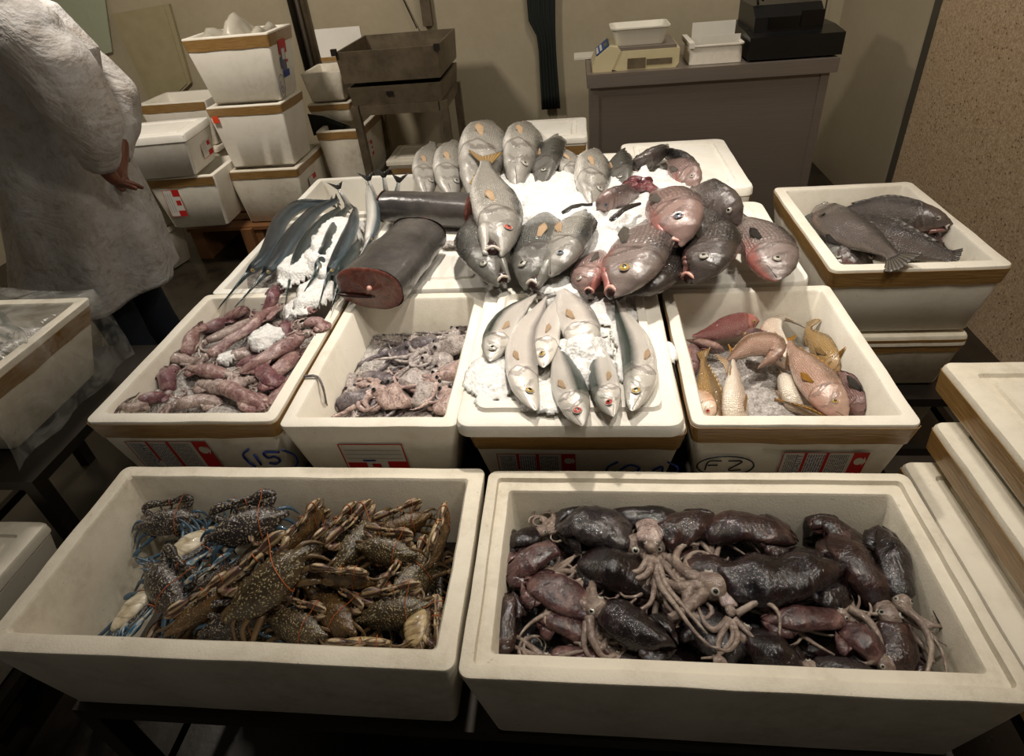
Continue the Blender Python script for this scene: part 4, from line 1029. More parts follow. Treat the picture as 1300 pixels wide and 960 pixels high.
# ------------------------------------------------------------------ octopus
def octopus(label,p0,hr,skin,dirn,seed,arms=7,spread=2.6,ln=3.4,group=None):
    rnd=random.Random(seed); c=P(*p0); s=SC(c); r=hr*s; root=thing('octopus',label,'octopus',tuple(c),group)
    d0=Vector((math.cos(R(dirn)),math.sin(R(dirn)),0)); S=Vector((-d0.y,d0.x,0)); q=Matrix((d0,S,Vector((0,0,1)))).transposed()
    mb=MB().ball(c,(r*1.45,r*.9,r*.62),n=20,m=12,M=q); mb.jitter(r*.4,26); mb.build('mantle',M[skin],root)
    hb=c+d0*r*1.3+Vector((0,0,r*.05)); m2=MB().ball(hb,(r*.6,r*.6,r*.5),n=14,m=9,M=q).jitter(r*.1,30); hd=m2.build('head',M[skin],root)
    for sg in (1,-1):
        e=hb+S*sg*r*.38+Vector((0,0,r*.4)); MB().ball(e,r*.16,n=10,m=7).build('eye',M['pupil'],hd)
    for a in range(arms):
        ang=(a/(arms-1)-.5)*spread+rnd.uniform(-.2,.2); d=Matrix.Rotation(ang,3,'Z')@d0; p=hb+d*r*.2; pp=[p]; cu=rnd.uniform(-.28,.28); k=16; l=r*ln*1.25*rnd.uniform(.8,1.2)
        for j in range(k):
            d=(Matrix.Rotation(cu*(1+j*.10),3,'Z')@d).normalized(); p=p+d*l/k+Vector((0,0,(-.03 if j<8 else .02)*r+rnd.uniform(-.05,.05)*r)); pp.append(p)
        ra=r*.27*rnd.uniform(.8,1.2)
        MB().tube(pp,[ra*(1-.82*j/k) for j in range(k+1)],8).jitter(r*.08,60).build('arm',M[skin],root)
    return root
# ------------------------------------------------------------------ crabs (unit: carapace half-width 1)
def crab_proto(kind):
    sh,cl,lg,be={'olive':('cr_olive','claw_band','leg_brown','cr_belly2'),'dark':('cr_dark','cr_dark','leg_blue','cr_belly'),'blue':('cr_dark','claw_blue','leg_blue','cr_belly'),'brown':('cr_brown','claw_band','leg_brown','cr_belly2')}[kind]
    S=.068
    root=thing('crab','proto','crab',(0,0,0))
    V=lambda x,y,z:Vector((x,y,z))*S
    # carapace : wide lens, serrated front edge with long side spines
    n=56; rings=[]
    def rim(a):
        ca,sa=math.cos(a),math.sin(a)
        x=1.0*ca; y=(.50 if sa>0 else .52)*math.copysign(abs(sa)**.85,sa)
        if sa>0.02 and abs(ca)<.97: 
            f=1+.045*(1 if int(abs(ca)*11)%2 else -1)
            y*=f; x*=1+.01*(f-1)
        sp=math.exp(-((abs(ca)-1)/.035)**2)*(1 if sa>-.2 else 0)
        x+=math.copysign(.22*sp,ca); y*= .92 if abs(ca)>.75 else 1
        return x,y
    lv=[(0.0,.30),(.3,.285),(.55,.235),(.75,.165),(.9,.085),(.98,.03),(1.0,0.0),(.96,-.04),(.8,-.10)]
    for s_,z in lv[1:]:
        rings.append([V(rim(2*math.pi*k/n)[0]*s_,rim(2*math.pi*k/n)[1]*s_,z+.012*math.sin(k*1.7)*(1-s_)) for k in range(n)])
    mb=MB(); mb.loft(rings,cap0=True,cap1=True); mb.jitter(S*.02,60); mb.build('carapace',M[sh],root)
    # belly plates with abdomen flap
    mb=MB(); mb.ball(V(0,-.04,-.12),(S*.80,S*.46,S*.20),n=22,m=10); 
    mb.build('belly',M[be],root)
    mb=MB(); mb.loft([[V(-.22*w,y,-.29-z),V(0,y,-.325-z),V(.22*w,y,-.29-z),V(.2*w,y,-.22),V(-.2*w,y,-.22)] for y,w,z in ((-.44,1.0,-.05),(-.3,1.0,0),(-.15,.75,.01),(0,.45,.01),(.12,.15,0))]); mb.build('abdomen_flap',M[be],root)
    for i in range(5):
        pass
    # claws folded in front
    for sg in (1,-1):
        mb=MB()
        pts=[V(sg*.50,.26,-.08),V(sg*.80,.50,-.05),V(sg*.92,.62,-.02)]
        mb.tube(crom(pts,6),[S*q for q in (.08,.11,.12,.12,.10,.08)],10,flat=.8)
        for sp in range(3):
            b=V(sg*(.62+.10*sp),.38+.10*sp,-.03); mb.tube([b,b+V(sg*-.05,.14,.03)],[S*.035,S*.003],5)
        mb.build('upper_arm',M[cl],root)
        mb=MB(); pts=[V(sg*.92,.62,-.02),V(sg*.84,.74,.0),V(sg*.52,.78,.0),V(sg*.25,.72,.0)]
        mb.tube(crom(pts,9),[S*q for q in (.08,.10,.13,.15,.155,.15,.13,.11,.09)],12,flat=.72)
        mb.build('claw_palm',M[cl],root)
        mb=MB(); mb.tube(crom([V(sg*.27,.77,.02),V(sg*.05,.78,.02+.05*(sg+1)),V(sg*-.20,.66,.02)],7),[S*q for q in (.075,.07,.06,.05,.04,.025,.006)],8)
        mb.build('upper_finger',M[cl],root)
        mb=MB(); mb.tube(crom([V(sg*.27,.68,0),V(sg*.05,.64,.04*(sg+1)),V(sg*-.18,.62,.0)],7),[S*q for q in (.07,.06,.05,.042,.034,.022,.005)],8)
        mb.build('lower_finger',M[cl],root)
        # walking legs
        for i in range(3):
            y=.10-.17*i
            pts=[V(sg*.55,y,-.12),V(sg*(1.05-.05*i),y+.10-.12*i,-.02),V(sg*(1.30-.08*i),y+.02-.22*i,-.16),V(sg*(1.46-.10*i),y-.20-.28*i,-.30)]
            mb=MB(); mb.tube(crom(pts,10),[S*q for q in (.07,.08,.08,.07,.06,.06,.05,.045,.03,.008)],8,flat=.7); mb.build('leg',M[lg],root)
        pts=[V(sg*.45,-.40,-.12),V(sg*.80,-.66,-.06),V(sg*.98,-.80,-.05)]
        mb=MB(); mb.tube(crom(pts,6),[S*q for q in (.08,.09,.085,.08,.07,.06)],8,flat=.7)
        mb.ball(V(sg*1.10,-.93,-.05),(S*.20,S*.10,S*.03),n=14,m=6,M=Matrix.Rotation(sg*R(-45),3,'Z')); mb.build('swimming_leg',M[lg],root)
        # eye
        e=MB().tube([V(sg*.17,.48,.05),V(sg*.22,.58,.10)],[S*.03,S*.04],8).build('eye',M['pupil'],root)
    # rubber band round the folded claws
    for cx,rx in ((.10,.0),):
        pts=[V(cx+.03*math.sin(a),.71+.13*math.cos(a),.02+.15*math.sin(a)) for a in [2*math.pi*k/20 for k in range(21)]]
        MB().tube(pts,S*.016,6,cap=False).build('rubber_band',M['band'],root)
    pts=[V(.72+.30*math.cos(a),.2+.62*math.sin(a)*1.0,.17*math.cos(a)*-1+.05*math.sin(2*a)+.03) for a in [2*math.pi*k/28 for k in range(29)]]
    pts=[V(x,y,z) for x,y,z in [(.62,.84,.15),(.55,.62,.17),(.45,.42,.19),(.40,.15,.285),(.38,-.15,.28),(.36,-.42,.16),(.36,-.55,.0),(.38,-.42,-.14),(.42,-.1,-.32),(.48,.4,-.2),(.56,.7,-.2),(.62,.96,.0),(.62,.84,.15)]]
    MB().tube(crom(pts,40),S*.014,6,cap=False).build('rubber_band',M['band'],root)
    return root
CP={}
def crab(label,px,py,z,kind='olive',yaw=0,pitch=0,roll=0,size=1.0,group='swimming crabs in the front left box'):
    if kind not in CP: CP[kind]=crab_proto(kind); r=CP[kind]
    else: r=copy_tree(CP[kind])
    r.location=P(px,py,z); r.rotation_euler=(Matrix.Rotation(R(yaw),3,'Z')@Matrix.Rotation(R(roll),3,'Y')@Matrix.Rotation(R(pitch),3,'X')).to_euler()
    r.scale=(size,size,size); tag(r,label,'crab',group)
    Mx=Matrix.Rotation(R(yaw),3,'Z')@Matrix.Rotation(R(roll),3,'Y')@Matrix.Rotation(R(pitch),3,'X')
    pv=[Mx@(v.co*size) for ch in r.children for v in ch.data.vertices]
    for it in range(8):
        dx=dy=dz=0
        for q in pv:
            w=q+r.location; a,b,c,d,e=inner(BXS['crab'],w.z)
            if w.z<.72:
                dx=max(dx,a-w.x) if dx>=0 else dx; 
                if w.x>b and b-w.x<-abs(dx): dx=b-w.x
                if w.y<c and c-w.y>abs(dy): dy=c-w.y
                if w.y>d and w.y-d>abs(dy): dy=d-w.y
            dz=max(dz,e-w.z)
        if abs(dx)+abs(dy)+dz<.0005: break
        r.location=r.location+Vector((dx,dy,dz))
    return r
# ------------------------------------------------------------------ ice heaps
def ice(label,cx,cy,rx,ry,z,h,rot=0,res=.006,mat='ice',name='crushed_ice',seed=0,rough=1.0,edge=.35,group=None,hfun=None,thin=.004,kind='stuff',pw=2.0,wv=1.0):
    """cx,cy,rx,ry in metres"""
    nx=int(2*rx*1.1/res)+1; ny=int(2*ry*1.1/res)+1; v=[];idx={};f=[]
    c,s=math.cos(rot),math.sin(rot)
    for j in range(ny):
        for i in range(nx):
            a=-rx*1.1+2.2*rx*i/(nx-1); b=-ry*1.1+2.2*ry*j/(ny-1)
            x=cx+a*c-b*s; y=cy+a*s+b*c
            e=((abs(a)/rx)**pw+(abs(b)/ry)**pw)**(1/pw)+wv*(.42*noise.noise(Vector((x*8,y*8,seed)))+.26*noise.noise(Vector((x*24,y*24,seed)))+.12*noise.noise(Vector((x*80,y*80,seed))))
            t_=max(0,1-e)
            if t_<=0: continue
            k=min(1,t_/edge); k=k**.85
            p=Vector((x*70,y*70,seed)); ch=noise.cell(p)*.22+noise.noise(p*.8)*.7
            zz=z+h*k*(1+.22*noise.noise(Vector((x*14,y*14,seed+5))))+ (hfun(x,y)*k if hfun else 0)+.004*rough*ch*min(1,k*2)+.002*rough*noise.noise(p*2.7)
            idx[(i,j)]=len(v); v.append(Vector((x,y,max(z+.0005,zz))))
    for j in range(ny-1):
        for i in range(nx-1):
            q=[(i,j),(i+1,j),(i+1,j+1),(i,j+1)]
            if all(t in idx for t in q): f.append(tuple(idx[t] for t in q))
    mb=MB(); mb.add(v,f); o=mb.build(name,M[mat],None); md=o.modifiers.new('s','SOLIDIFY'); md.thickness=thin; md.offset=-1
    tag(o,label,'ice',group,kind); return o
def icep(label,pts_px,z,h,**k):
    """heap from centre pixel and edge pixels: (cx,cy),(edge x),(edge y)"""
    c=P(pts_px[0],pts_px[1],z); a=P(pts_px[2],pts_px[1],z); b=P(pts_px[0],pts_px[3],z)
    return ice(label,c.x,c.y,abs(a.x-c.x),abs(b.y-c.y),z,h,**k)
# ================================================================== big pile
G='big fish heaped on the ice'
FZ=.89
icep('main heap of crushed ice in the middle of the big fish pile',(742,262,868,212),.838,.06,seed=1)
def F(label,pts,hw,roll,skin,**k):
    if skin.startswith('bass'): k.setdefault('pfin','fin_cream')
    return fish(label,pts,hw*1.2,roll,skin,group=G,**k)
# back row of silver bass, heads towards the viewer and down
F('small pale bass at the far left of the back row, beside the needlefish tails',[(542,248,.865),(541,222,.885),(546,196,.88),(552,176,.865)],17,112,'bass',prof='bass',eye='iris_s',tail=False)
F('silver bass second from the left in the back row',[(574,252,.87),(571,225,.895),(574,196,.90),(580,175,.87)],20,112,'bass',prof='bass',eye='iris_s',tail=False)
F('largest silver bass standing highest at the back, behind a yellow tail',[(606,258,.875),(607,225,.92),(615,185,.945),(625,150,.86)],28,112,'bass',prof='bass',eye='iris_s',wr=.6,tail=False)
F('silver bass just right of the largest one in the back row',[(656,238,.89),(658,208,.925),(664,180,.94),(672,152,.86)],22,112,'bass',prof='bass',eye='iris_s',wr=.6,tail=False)
F('dark grey bass wedged behind the ice, fifth along the back row',[(686,240,.88),(692,212,.905),(700,186,.90),(706,168,.86)],18,70,'bass_dk',prof='bass',eye='iris_s',tail=False)
F('pale bass lying slantwise behind the ice in the back row',[(742,238,.87),(726,213,.885),(706,192,.885),(690,180,.87)],17,100,'bass',prof='bass',eye='iris_s',fin='fin_cream',tail=False)
F('silver bass with downward head in front of the bare lid',[(752,262,.885),(752,232,.91),(754,206,.91),(760,186,.875)],21,112,'bass',prof='bass',eye='iris_s',wr=.62,tail=False)
F('brown grey fish head beside the bass before the bare lid',[(790,242,.88),(786,222,.89),(786,202,.885),(792,186,.865)],16,60,'bass_dk',prof='snap',eye='iris_s',tail=False)
F('grey snapper at the very back with face turned left',[(802,212,.885),(812,206,.90),(830,199,.90),(852,190,.87)],16,40,'grou',prof='snap',eye='iris_b',mouth=.4,tail=False)
F('dark fish lying along the back edge on the bare lid',[(888,220,.875),(872,207,.885),(850,198,.88),(832,192,.865)],14,-30,'snap_dk',prof='snap',eye='iris_s',tail=False)
F('grey pink snapper with red gills near the bare lid',[(884,240,.885),(876,226,.905),(862,214,.905),(846,202,.88)],16,50,'snap_pk',prof='snap',eye='iris_s',tail=False,mouth=.3)
# yellow tailed bass in front (silver with open mouth)
F('silver bass with open mouth and red eye, its yellow tail raised behind it',[(636,325,.925),(636,296,.95),(630,262,.955),(620,232,.965),(616,195,.985)],28,100,'bass',prof='bass',eye='iris_r',wr=.62,mouth=.55,fin='fin_tan',tailw=1.6)
F('dark grey bass with open mouth at the front left of the pile',[(632,362,.87),(618,335,.90),(604,300,.90),(600,268,.875)],24,-95,'bass_dk',prof='bass',eye='iris_s',wr=.6,mouth=.5,tail=False)
F('broad grey bass lying in the middle front, mouth at the tray edge',[(668,366,.872),(676,335,.90),(684,295,.90),(692,262,.875)],30,-100,'bass_dk',prof='bass',eye='iris_s',wr=.5,mouth=.25,tail=False)
F('silver headed bass with blue eye left of the pink snapper heads',[(700,350,.90),(716,322,.925),(728,292,.92),(742,262,.88)],25,75,'bass',prof='bass',eye='iris_b',wr=.55,tail=False,fin='fin_dark',eyeh=.2,eyer=.075)
F('pink snapper head mostly under ice at the front centre',[(740,372,.865),(744,352,.885),(756,330,.885),(768,312,.865)],20,-100,'snap_pk',prof='snap',eye='iris_s',mouth=.4,tail=False,lip='gum')
F('large grey pink snapper with yellow eye at the front of the pile',[(786,375,.90),(800,345,.925),(814,312,.93),(828,272,.885)],36,72,'snap',prof='snap',eye='iris_y',wr=.5,tail=False,lip='gum',eyeh=.15,mouth=.2)
F('rosy snapper with open pink mouth above the yellow eyed one',[(868,310,.95),(864,286,.975),(850,262,.965),(826,240,.90)],30,62,'snap_pk',prof='snap',eye='iris_b',wr=.6,mouth=.45,tail=False,lip='gum',eyeh=.2)
F('dark snapper squeezed under the two snapper heads at the front',[(802,374,.872),(828,352,.89),(848,325,.89),(862,300,.87)],24,95,'snap_dk',prof='snap',eye='iris_s',tail=False)
F('dark snapper wedged between the open mouthed grey and rosy ones',[(868,322,.90),(882,302,.92),(892,280,.92),(898,256,.885)],22,85,'snap_dk',prof='snap',eye='iris_y',tail=False)
F('grey snapper with gaping mouth at the right front of the pile',[(884,358,.885),(898,332,.915),(906,300,.91),(908,272,.88)],30,70,'snap_dk',prof='snap',eye='iris_s',wr=.6,mouth=.6,tail=False,lip='gum',eyeh=.2)
F('dark grey fish with bloody cheek, right side of the pile below the bare lid',[(940,282,.90),(922,266,.925),(900,254,.925),(872,240,.885)],22,20,'grou',prof='snap',eye='iris_s',wr=.7,tail=False,fin='fin_dark')
F('pink bellied snapper at the far right lying alone on the lid',[(992,354,.868),(982,328,.885),(960,295,.89),(930,268,.87)],28,78,'snap',prof='snap',eye='iris_s',wr=.5,tail=False,lip='gum',fin='fin_dark',eyeh=.1)
F('pink snapper head poking out of the ice in the pile centre',[(758,266,.905),(768,258,.92),(790,252,.915),(815,246,.895)],16,10,'snap_pk',prof='snap',eye='iris_b',tail=False)
# red innards, dark fins in ice
mb=MB()
c=P(812,236,.905)
for i in range(7):
    a=i*.9; mb.ball(c+Vector((.05*math.cos(a)*(.4+.1*i),.035*math.sin(a),.004*(i%3))),(.028,.02,.014),n=14,m=8)
mb.jitter(.008,40); o=mb.build('fish_innards',M['viscera']); tag(o,'dark red fish innards lying on the ice below the back snappers','innards')
def finbit(label,a,b,w,z):
    A=P(*a,z);B=P(*b,z); mb=MB(); d=(B-A); s=Vector((-d.y,d.x,0)).normalized()*w
    rings=[]
    for i in range(7):
        t_=i/6; p=A.lerp(B,t_)+Vector((0,0,.012*math.sin(math.pi*t_))); k=.5+.5*math.sin(math.pi*min(1,t_+.15)); rings.append([p-s*k,p-s*k*.6+Vector((0,0,.006)),p+s*k*.6+Vector((0,0,.006)),p+s*k,p-Vector((0,0,.004))])
    o=mb.loft(rings).jitter(.004,60).build('fin_piece',M['fin_dark']); return tag(o,label,'fin')
finbit('dark fin stuck in the ice, right of the pile centre',(776,280),(812,260),.013,.925)
finbit('thin grey fin stuck in the ice near the pink snapper head',(714,272),(752,261),.007,.925)
icep('ice heaped over the snapper bodies at the right of the pile',(842,245,885,222),.868,.03,seed=3)
icep('small ice patch in front of the yellow tail',(640,240,668,222),.88,.02,seed=4,res=.005)
icep('ice packed around the bass head in the front centre',(765,320,800,286),.86,.035,seed=6)
icep('ice over the back row, right of the silver bass',(700,245,745,222),.875,.025,seed=8)
# ---- dark fish steaks (swordfish-like chunks)
def steak(label,a,b,w,hgt,za,cut0,cut1,bite=True):
    A=P(*a,za);B=P(*b,za); T=(B-A).normalized(); S=T.cross(Vector((0,0,1))).normalized(); U=S.cross(T)
    root=thing('fish_steak',label,'fish steak',tuple((A+B)/2),'thick cut fish trunks'); n=30; rings=[]
    def sec(p,k,f):
        r=[]
        for i in range(n):
            an=2*math.pi*i/n; x=math.cos(an); z=math.sin(an)
            xx=math.copysign(abs(x)**.8,x)*w*k; zz=math.copysign(abs(z)**.9,z)*hgt*k
            if f and z<-.2 and x<.1: zz*=.62
            r.append(p+S*xx+U*zz)
        return r
    K=12
    for i in range(K+1):
        t_=i/K; rings.append(sec(A.lerp(B,t_),1-.10*t_+.04*math.sin(t_*3),False))
    mb=MB().loft(rings,cap0=False,cap1=False); mb.jitter(.006,14); mb.build('skin',M['sword'],root)
    for pt,k,sg in ((A,1,-1),(B,.93,1)):
        r0=sec(pt,k*1.0,False); m2=MB(); rr=[r0]
        for q in (.97,.8,.55,.3,.08): rr.append([pt+(x-pt)*q+T*sg*(.004+.008*(1-q))+noise.noise_vector(x*30)*.004 for x in r0])
        m2.loft(rr,cap0=False); m2.jitter(.004,18).build('cut_face',M['flesh'],root)
    # belly opening and backbone on the near cut
    pt=A-T*.010; q=Matrix((S,U,T)).transposed()
    MB().ball(pt+U*(-.02)+S*(-w*.45),(w*.62,hgt*.10,.012),n=14,m=8,M=q).build('belly_slit',M['mouth'],root)
    MB().ball(pt+U*(hgt*.12)+S*(w*.05),(w*.08,w*.08,.010),n=14,m=8,M=q).build('backbone',M['gum'],root)
    return root
steak('near dark fish trunk with its red cut face towards the viewer',(470,366),(532,298),.098,.062,.866,1,1)
steak('far dark fish trunk lying across, cut face to the right',(598,268),(488,262),.060,.055,.862,1,1)
ice('pale belly meat and slush beside the far fish trunk',P(575,312,.81).x,P(575,312,.81).y,.05,.025,.805,.02,mat='ice_grey',name='slush')
# ---- needlefish
GN='needlefish behind the pink squid'
def nf(label,pts,hw,roll,skin='needle',**k):
    return fish(label,pts,hw,roll,skin,prof='need',wr=.85,eye='iris_y',fin='fin_dark',group=GN,name='needlefish',cat='needlefish',eyeu=.225,eyer=.12,pect=False,eyeh=.1,N=44,**k)
nf('leftmost needlefish, arched, beak reaching down to the pink squid rim',[(277,392,.80),(310,352,.815),(338,325,.84),(356,282,.86),(382,262,.86),(420,258,.85),(440,245,.84)],11,-15,tail=True)
nf('second needlefish from the left with its beak across the foam rim',[(298,390,.80),(330,355,.82),(352,330,.845),(372,300,.86),(402,268,.86),(440,250,.85)],11,-15)
nf('needlefish with a blue back lying mid left of the bunch',[(362,386,.82),(370,350,.84),(392,305,.862),(416,278,.862),(440,258,.85)],9.5,-10,'needle_g')
nf('green backed needlefish in the middle of the bunch',[(378,384,.82),(402,345,.845),(414,318,.862),(430,280,.862),(446,258,.85)],9.5,-20,'needle_g')
nf('needlefish with frost on its blue side, right of the bunch',[(404,390,.82),(416,352,.845),(430,325,.87),(448,285,.875),(452,258,.86)],9.5,-30)
nf('short green backed needlefish next to the near fish trunk',[(420,395,.82),(428,368,.84),(436,340,.852),(450,318,.852),(458,300,.85)],9.5,-10,'needle_g')
nf('needlefish with pale belly up, nearest the far fish trunk',[(440,350,.84),(462,318,.87),(474,285,.895),(472,255,.90),(466,232,.88)],10,160)
icep('crushed ice spread over the needlefish',(425,318,458,285),.825,.055,seed=11,edge=.5)
icep('ice between the needlefish bodies on the left',(392,336,418,306),.825,.035,seed=12)
icep('ice among the needlefish heads by the squid rim',(405,375,432,352),.80,.03,seed=13)
CLIPB=BXS['need']
ice('bed of melting ice inside the needlefish box',-.893,1.782,.185,.225,.60,.19,pw=6,wv=.2,seed=14,mat='ice_grey',name='slush',rough=.6,edge=.12)
CLIPB=None
def tailbit(label,px,py,z,ang,h):
    p=P(px,py,z); root=thing('fish_tail',label,'fish tail',tuple(p),'cut fish tails behind the needlefish')
    T=Vector((math.sin(R(ang))*.6,.15,.9)).normalized(); mb=MB().tube([p-T*.05,p,p+T*.03],[.012,.009,.007],8); mb.build('stalk',M['needle'],root)
    S=Vector((1,.1,0)); v=[];f=[]; k=7
    for i in range(k):
        s=-1+2*i/(k-1)
        for j in range(3): v.append(p+T*.03+S*.007*s+(T*(.6+.5*abs(s))+S*s*.8)*h*j/2)
    for i in range(k-1):
        for j in range(2): f.append((i*3+j,i*3+3+j,i*3+4+j,i*3+1+j))
    mb=MB(); mb.add(v,f,None,[(0,i/21) for i in range(21)]); o=mb.build('tail_fin',M['fin_dark'],root); o.modifiers.new('s','SOLIDIFY').thickness=.002
tailbit('upright dark tail left of the far steak',472,240,.88,-20,.03)
tailbit('middle one of the dark upright tails by the far steak',489,236,.88,0,.032)
tailbit('right one of the dark upright tails by the far steak',504,242,.87,35,.032)
tailbit('small dark tail at the left end of the needlefish bunch',436,250,.86,-40,.028)
# ================================================================== green backed fish on the lid
GM='green backed fish on the foam lid'
def mk(label,pts,hw,roll,skin='mack',**k): return fish(label,pts,hw,roll,skin,prof='mack',wr=.62,fin='fin_grey',pfin='fin_cream',group=GM,eyer=.14,eyeu=.095,eyeh=.05,**k)
Z=.85
mk('green backed fish at the left of the lid, eye towards the squid boxes',[(622,458,Z),(634,425,Z+.004),(652,398,Z+.004),(690,366,Z+.01)],20,-80,eye='iris_s')
mk('silver fish curving forward at the left front of the lid',[(680,520,Z),(664,480,Z+.006),(664,430,Z+.008),(684,395,Z+.015),(700,366,Z+.015)],21,95,'mack_s',eye='iris_y')
mk('silver fish half buried between the two left fish',[(690,466,Z),(692,430,Z+.003),(702,396,Z+.006),(722,362,Z+.01)],19,-100,'mack_s',eye='iris_y')
mk('fish with a red eye in the upper middle of the lid',[(744,450,Z+.004),(738,418,Z+.012),(722,388,Z+.012),(706,356,Z+.006)],25,80,'mack_s',eye='iris_r')
mk('fish with a bright red eye at the front edge of the lid',[(739,540,Z),(728,508,Z+.004),(716,472,Z),(706,430,Z-.008)],22,75,eye='iris_r')
mk('fish with a pinkish eye second from the right at the lid front',[(778,528,Z),(770,500,Z+.003),(764,468,Z),(758,425,Z-.008)],19,-95,eye='iris_r')
mk('green backed fish lying alone along the right of the lid',[(802,521,Z),(812,480,Z+.004),(808,440,Z+.004),(790,400,Z),(776,370,Z-.003)],22,-85,eye='iris_y')
icep('ice heap over the fish in the middle of the lid',(738,458,778,418),.828,.048,seed=21,edge=.7,res=.004)
icep('clear ice clumps at the left front of the lid',(625,480,660,445),.826,.016,seed=22,res=.004,edge=.6)
icep('ice at the upper right corner of the lid',(778,398,822,378),.826,.018,seed=23,res=.004,edge=.6)
icep('ice over the fish tails at the back of the lid',(715,375,760,360),.832,.036,seed=24,res=.004)
icep('loose ice between the right fish of the lid',(792,440,812,405),.826,.016,seed=25,edge=.6,res=.004)
icep('thin ice and melt water at the front of the lid',(690,505,722,485),.832,.010,seed=26,res=.004)
icep('small ice clump on the taped rim right of the lid',(849,448,860,432),.80,.012,seed=27,res=.004)
# ================================================================== golden snapper box
GS='reef fish in the right end box'
CLIPB=BXS['snap']
ice('slush and ice bed in the golden snapper box',.425,1.18,.185,.235,.60,.06,pw=6,wv=.2,seed=31,mat='ice_grey',name='slush',rough=1.2,edge=.08,res=.005)
def sn(label,pts,hw,roll,skin,**k): return fish(label,pts,hw*1.15,roll,skin,group=GS,**k)
z=.70
sn('bright pink fish lying across at the back of the box',[(963,408,z+.03),(930,414,z+.035),(898,424,z+.03),(868,428,z+.02)],14,12,'pinkf',prof='mack',eye='iris_y',fin='fin_pink',wr=.7,tail=False)
sn('small silver pink fish under the bright pink one',[(920,446,z),(900,440,z+.005),(880,434,z),(866,430,z)],11,150,'mauve',prof='mack',eye='iris_s',fin='fin_pink',tail=False)
sn('fish bent in an arch against the back wall of the box',[(1003,470,z-.01),(988,445,z+.01),(978,418,z+.035),(990,404,z+.04),(1012,410,z+.03),(1032,424,z)],13,-120,'palef',prof='mack',eye='iris_s',fin='fin_cream',tail=False)
sn('silver faced fish curling left with its yellow tail beside the upright one',[(962,468,z+.01),(982,452,z+.035),(980,438,z+.05),(950,440,z+.05),(915,464,z+.05)],14,40,'yel',prof='mack',eye='iris_s',fin='fin_cream',tailw=1.4)
sn('head of a silver fish looking left behind the curled tail',[(944,424,z+.04),(958,432,z+.04),(978,440,z+.03),(996,448,z+.02)],14,-20,'mauve',prof='snap',eye='iris_y',tail=False,fin='fin_pink')
sn('mustard fish with a dark spot standing head down at the left wall',[(900,560,z-.06),(900,520,z-.02),(896,484,z+.01),(893,462,z+.02),(894,444,z+.035)],19,40,'yelb',prof='snap',eye='iris_y',fin='fin_tan')
sn('pale bellied fish with raised tail in the lower left of the box',[(934,560,z-.06),(934,520,z+.0),(933,490,z+.02),(932,466,z+.035),(932,446,z+.05)],22,150,'palef',prof='snap',eye='iris_y',fin='fin_yel')
sn('big rosy golden snapper lying diagonally in the middle of the box',[(1076,528,z+.02),(1056,508,z+.035),(1034,482,z+.04),(1016,458,z+.035),(1004,440,z+.03),(1000,424,z+.03)],21,60,'yel',prof='snap',eye='iris_y',fin='fin_yel',wr=.55,eyeh=.1,tailw=.7)
sn('brown gold fish behind the big snapper along the right wall',[(1076,476,z+.01),(1058,456,z+.02),(1040,436,z+.025),(1026,420,z+.03),(1034,408,z+.04)],18,55,'yelb',prof='snap',eye='iris_y',fin='fin_tan',wr=.6)
sn('dark mauve fish at the right front corner of the box',[(1116,532,z+.0),(1102,508,z+.02),(1082,484,z+.022),(1064,466,z+.01)],27,75,'mauve',prof='snap',eye='iris_s',fin='fin_dark',wr=.6,tail=False)
sn('fish in the right corner showing only its upright yellow tail',[(1112,520,z-.09),(1104,495,z-.04),(1094,474,z+.0),(1090,450,z+.04)],14,20,'yelb',prof='mack',eye='iris_s',fin='fin_yel',tailw=1.7)
sn('yellow fish lying flat at the front wall with its tail to the left',[(1072,560,z-.05),(1045,532,z-.01),(1012,516,z+.0),(984,507,z+.005)],15,-40,'yelb',prof='snap',eye='iris_y',fin='fin_yel')
sn('round pale yellow bellied fish half sunk in the slush',[(1020,530,z-.07),(1008,510,z-.03),(1000,490,z-.02),(990,470,z-.04)],21,150,'palef',prof='snap',eye='iris_y',fin='fin_yel',tail=False)
sn('fish head with a red eye in the front left corner of the box',[(904,534,z-.01),(896,522,z+.0),(884,506,z-.01),(874,490,z-.03)],16,50,'palef',prof='snap',eye='iris_r',fin='fin_tan',tail=False)
sn('dark rosy fish pressed against the left wall of the box',[(872,480,z-.02),(876,462,z),(880,446,z),(884,430,z-.01)],13,100,'mauve',prof='snap',eye='iris_s',tail=False,fin='fin_pink')
CLIPB=BXS['grey']
# ================================================================== four grey fish
GR='grey fish in the box by the terrazzo wall'
def gf(label,pts,hw_,roll,skin,**k): return fish(label,pts,hw_*1.25,roll,skin,group=GR,**k)
z=.75
gf('topmost grey fish lying across with its pale mouth to the right',[(1208,285,z+.05),(1172,277,z+.055),(1125,269,z+.05),(1085,267,z+.04),(1050,275,z+.02)],17,18,'grou',prof='bass',eye='iris_s',wr=.7,mouth=.1,tail=False)
gf('grey fish whose ragged tail hangs over the front rim',[(1040,262,z-.02),(1062,284,z+.02),(1095,302,z+.035),(1128,320,z+.06),(1146,340,z+.065)],20,-60,'grou',prof='bass',eye='iris_s',wr=.6,tailw=1.5)
gf('grey fish lying on its side with pointed tail at the right front',[(1085,285,z-.02),(1120,305,z+.015),(1165,315,z+.02),(1205,325,z+.02),(1232,329,z+.03)],22,-15,'grou',prof='bass',eye='iris_s',wr=.7,tailw=.5)
gf('pale tailed fish under the others near the right rim',[(1120,285,z-.04),(1150,295,z-.02),(1180,300,z-.01),(1205,318,z)],18,30,'mauve',prof='bass',eye='iris_s',tailw=.6)
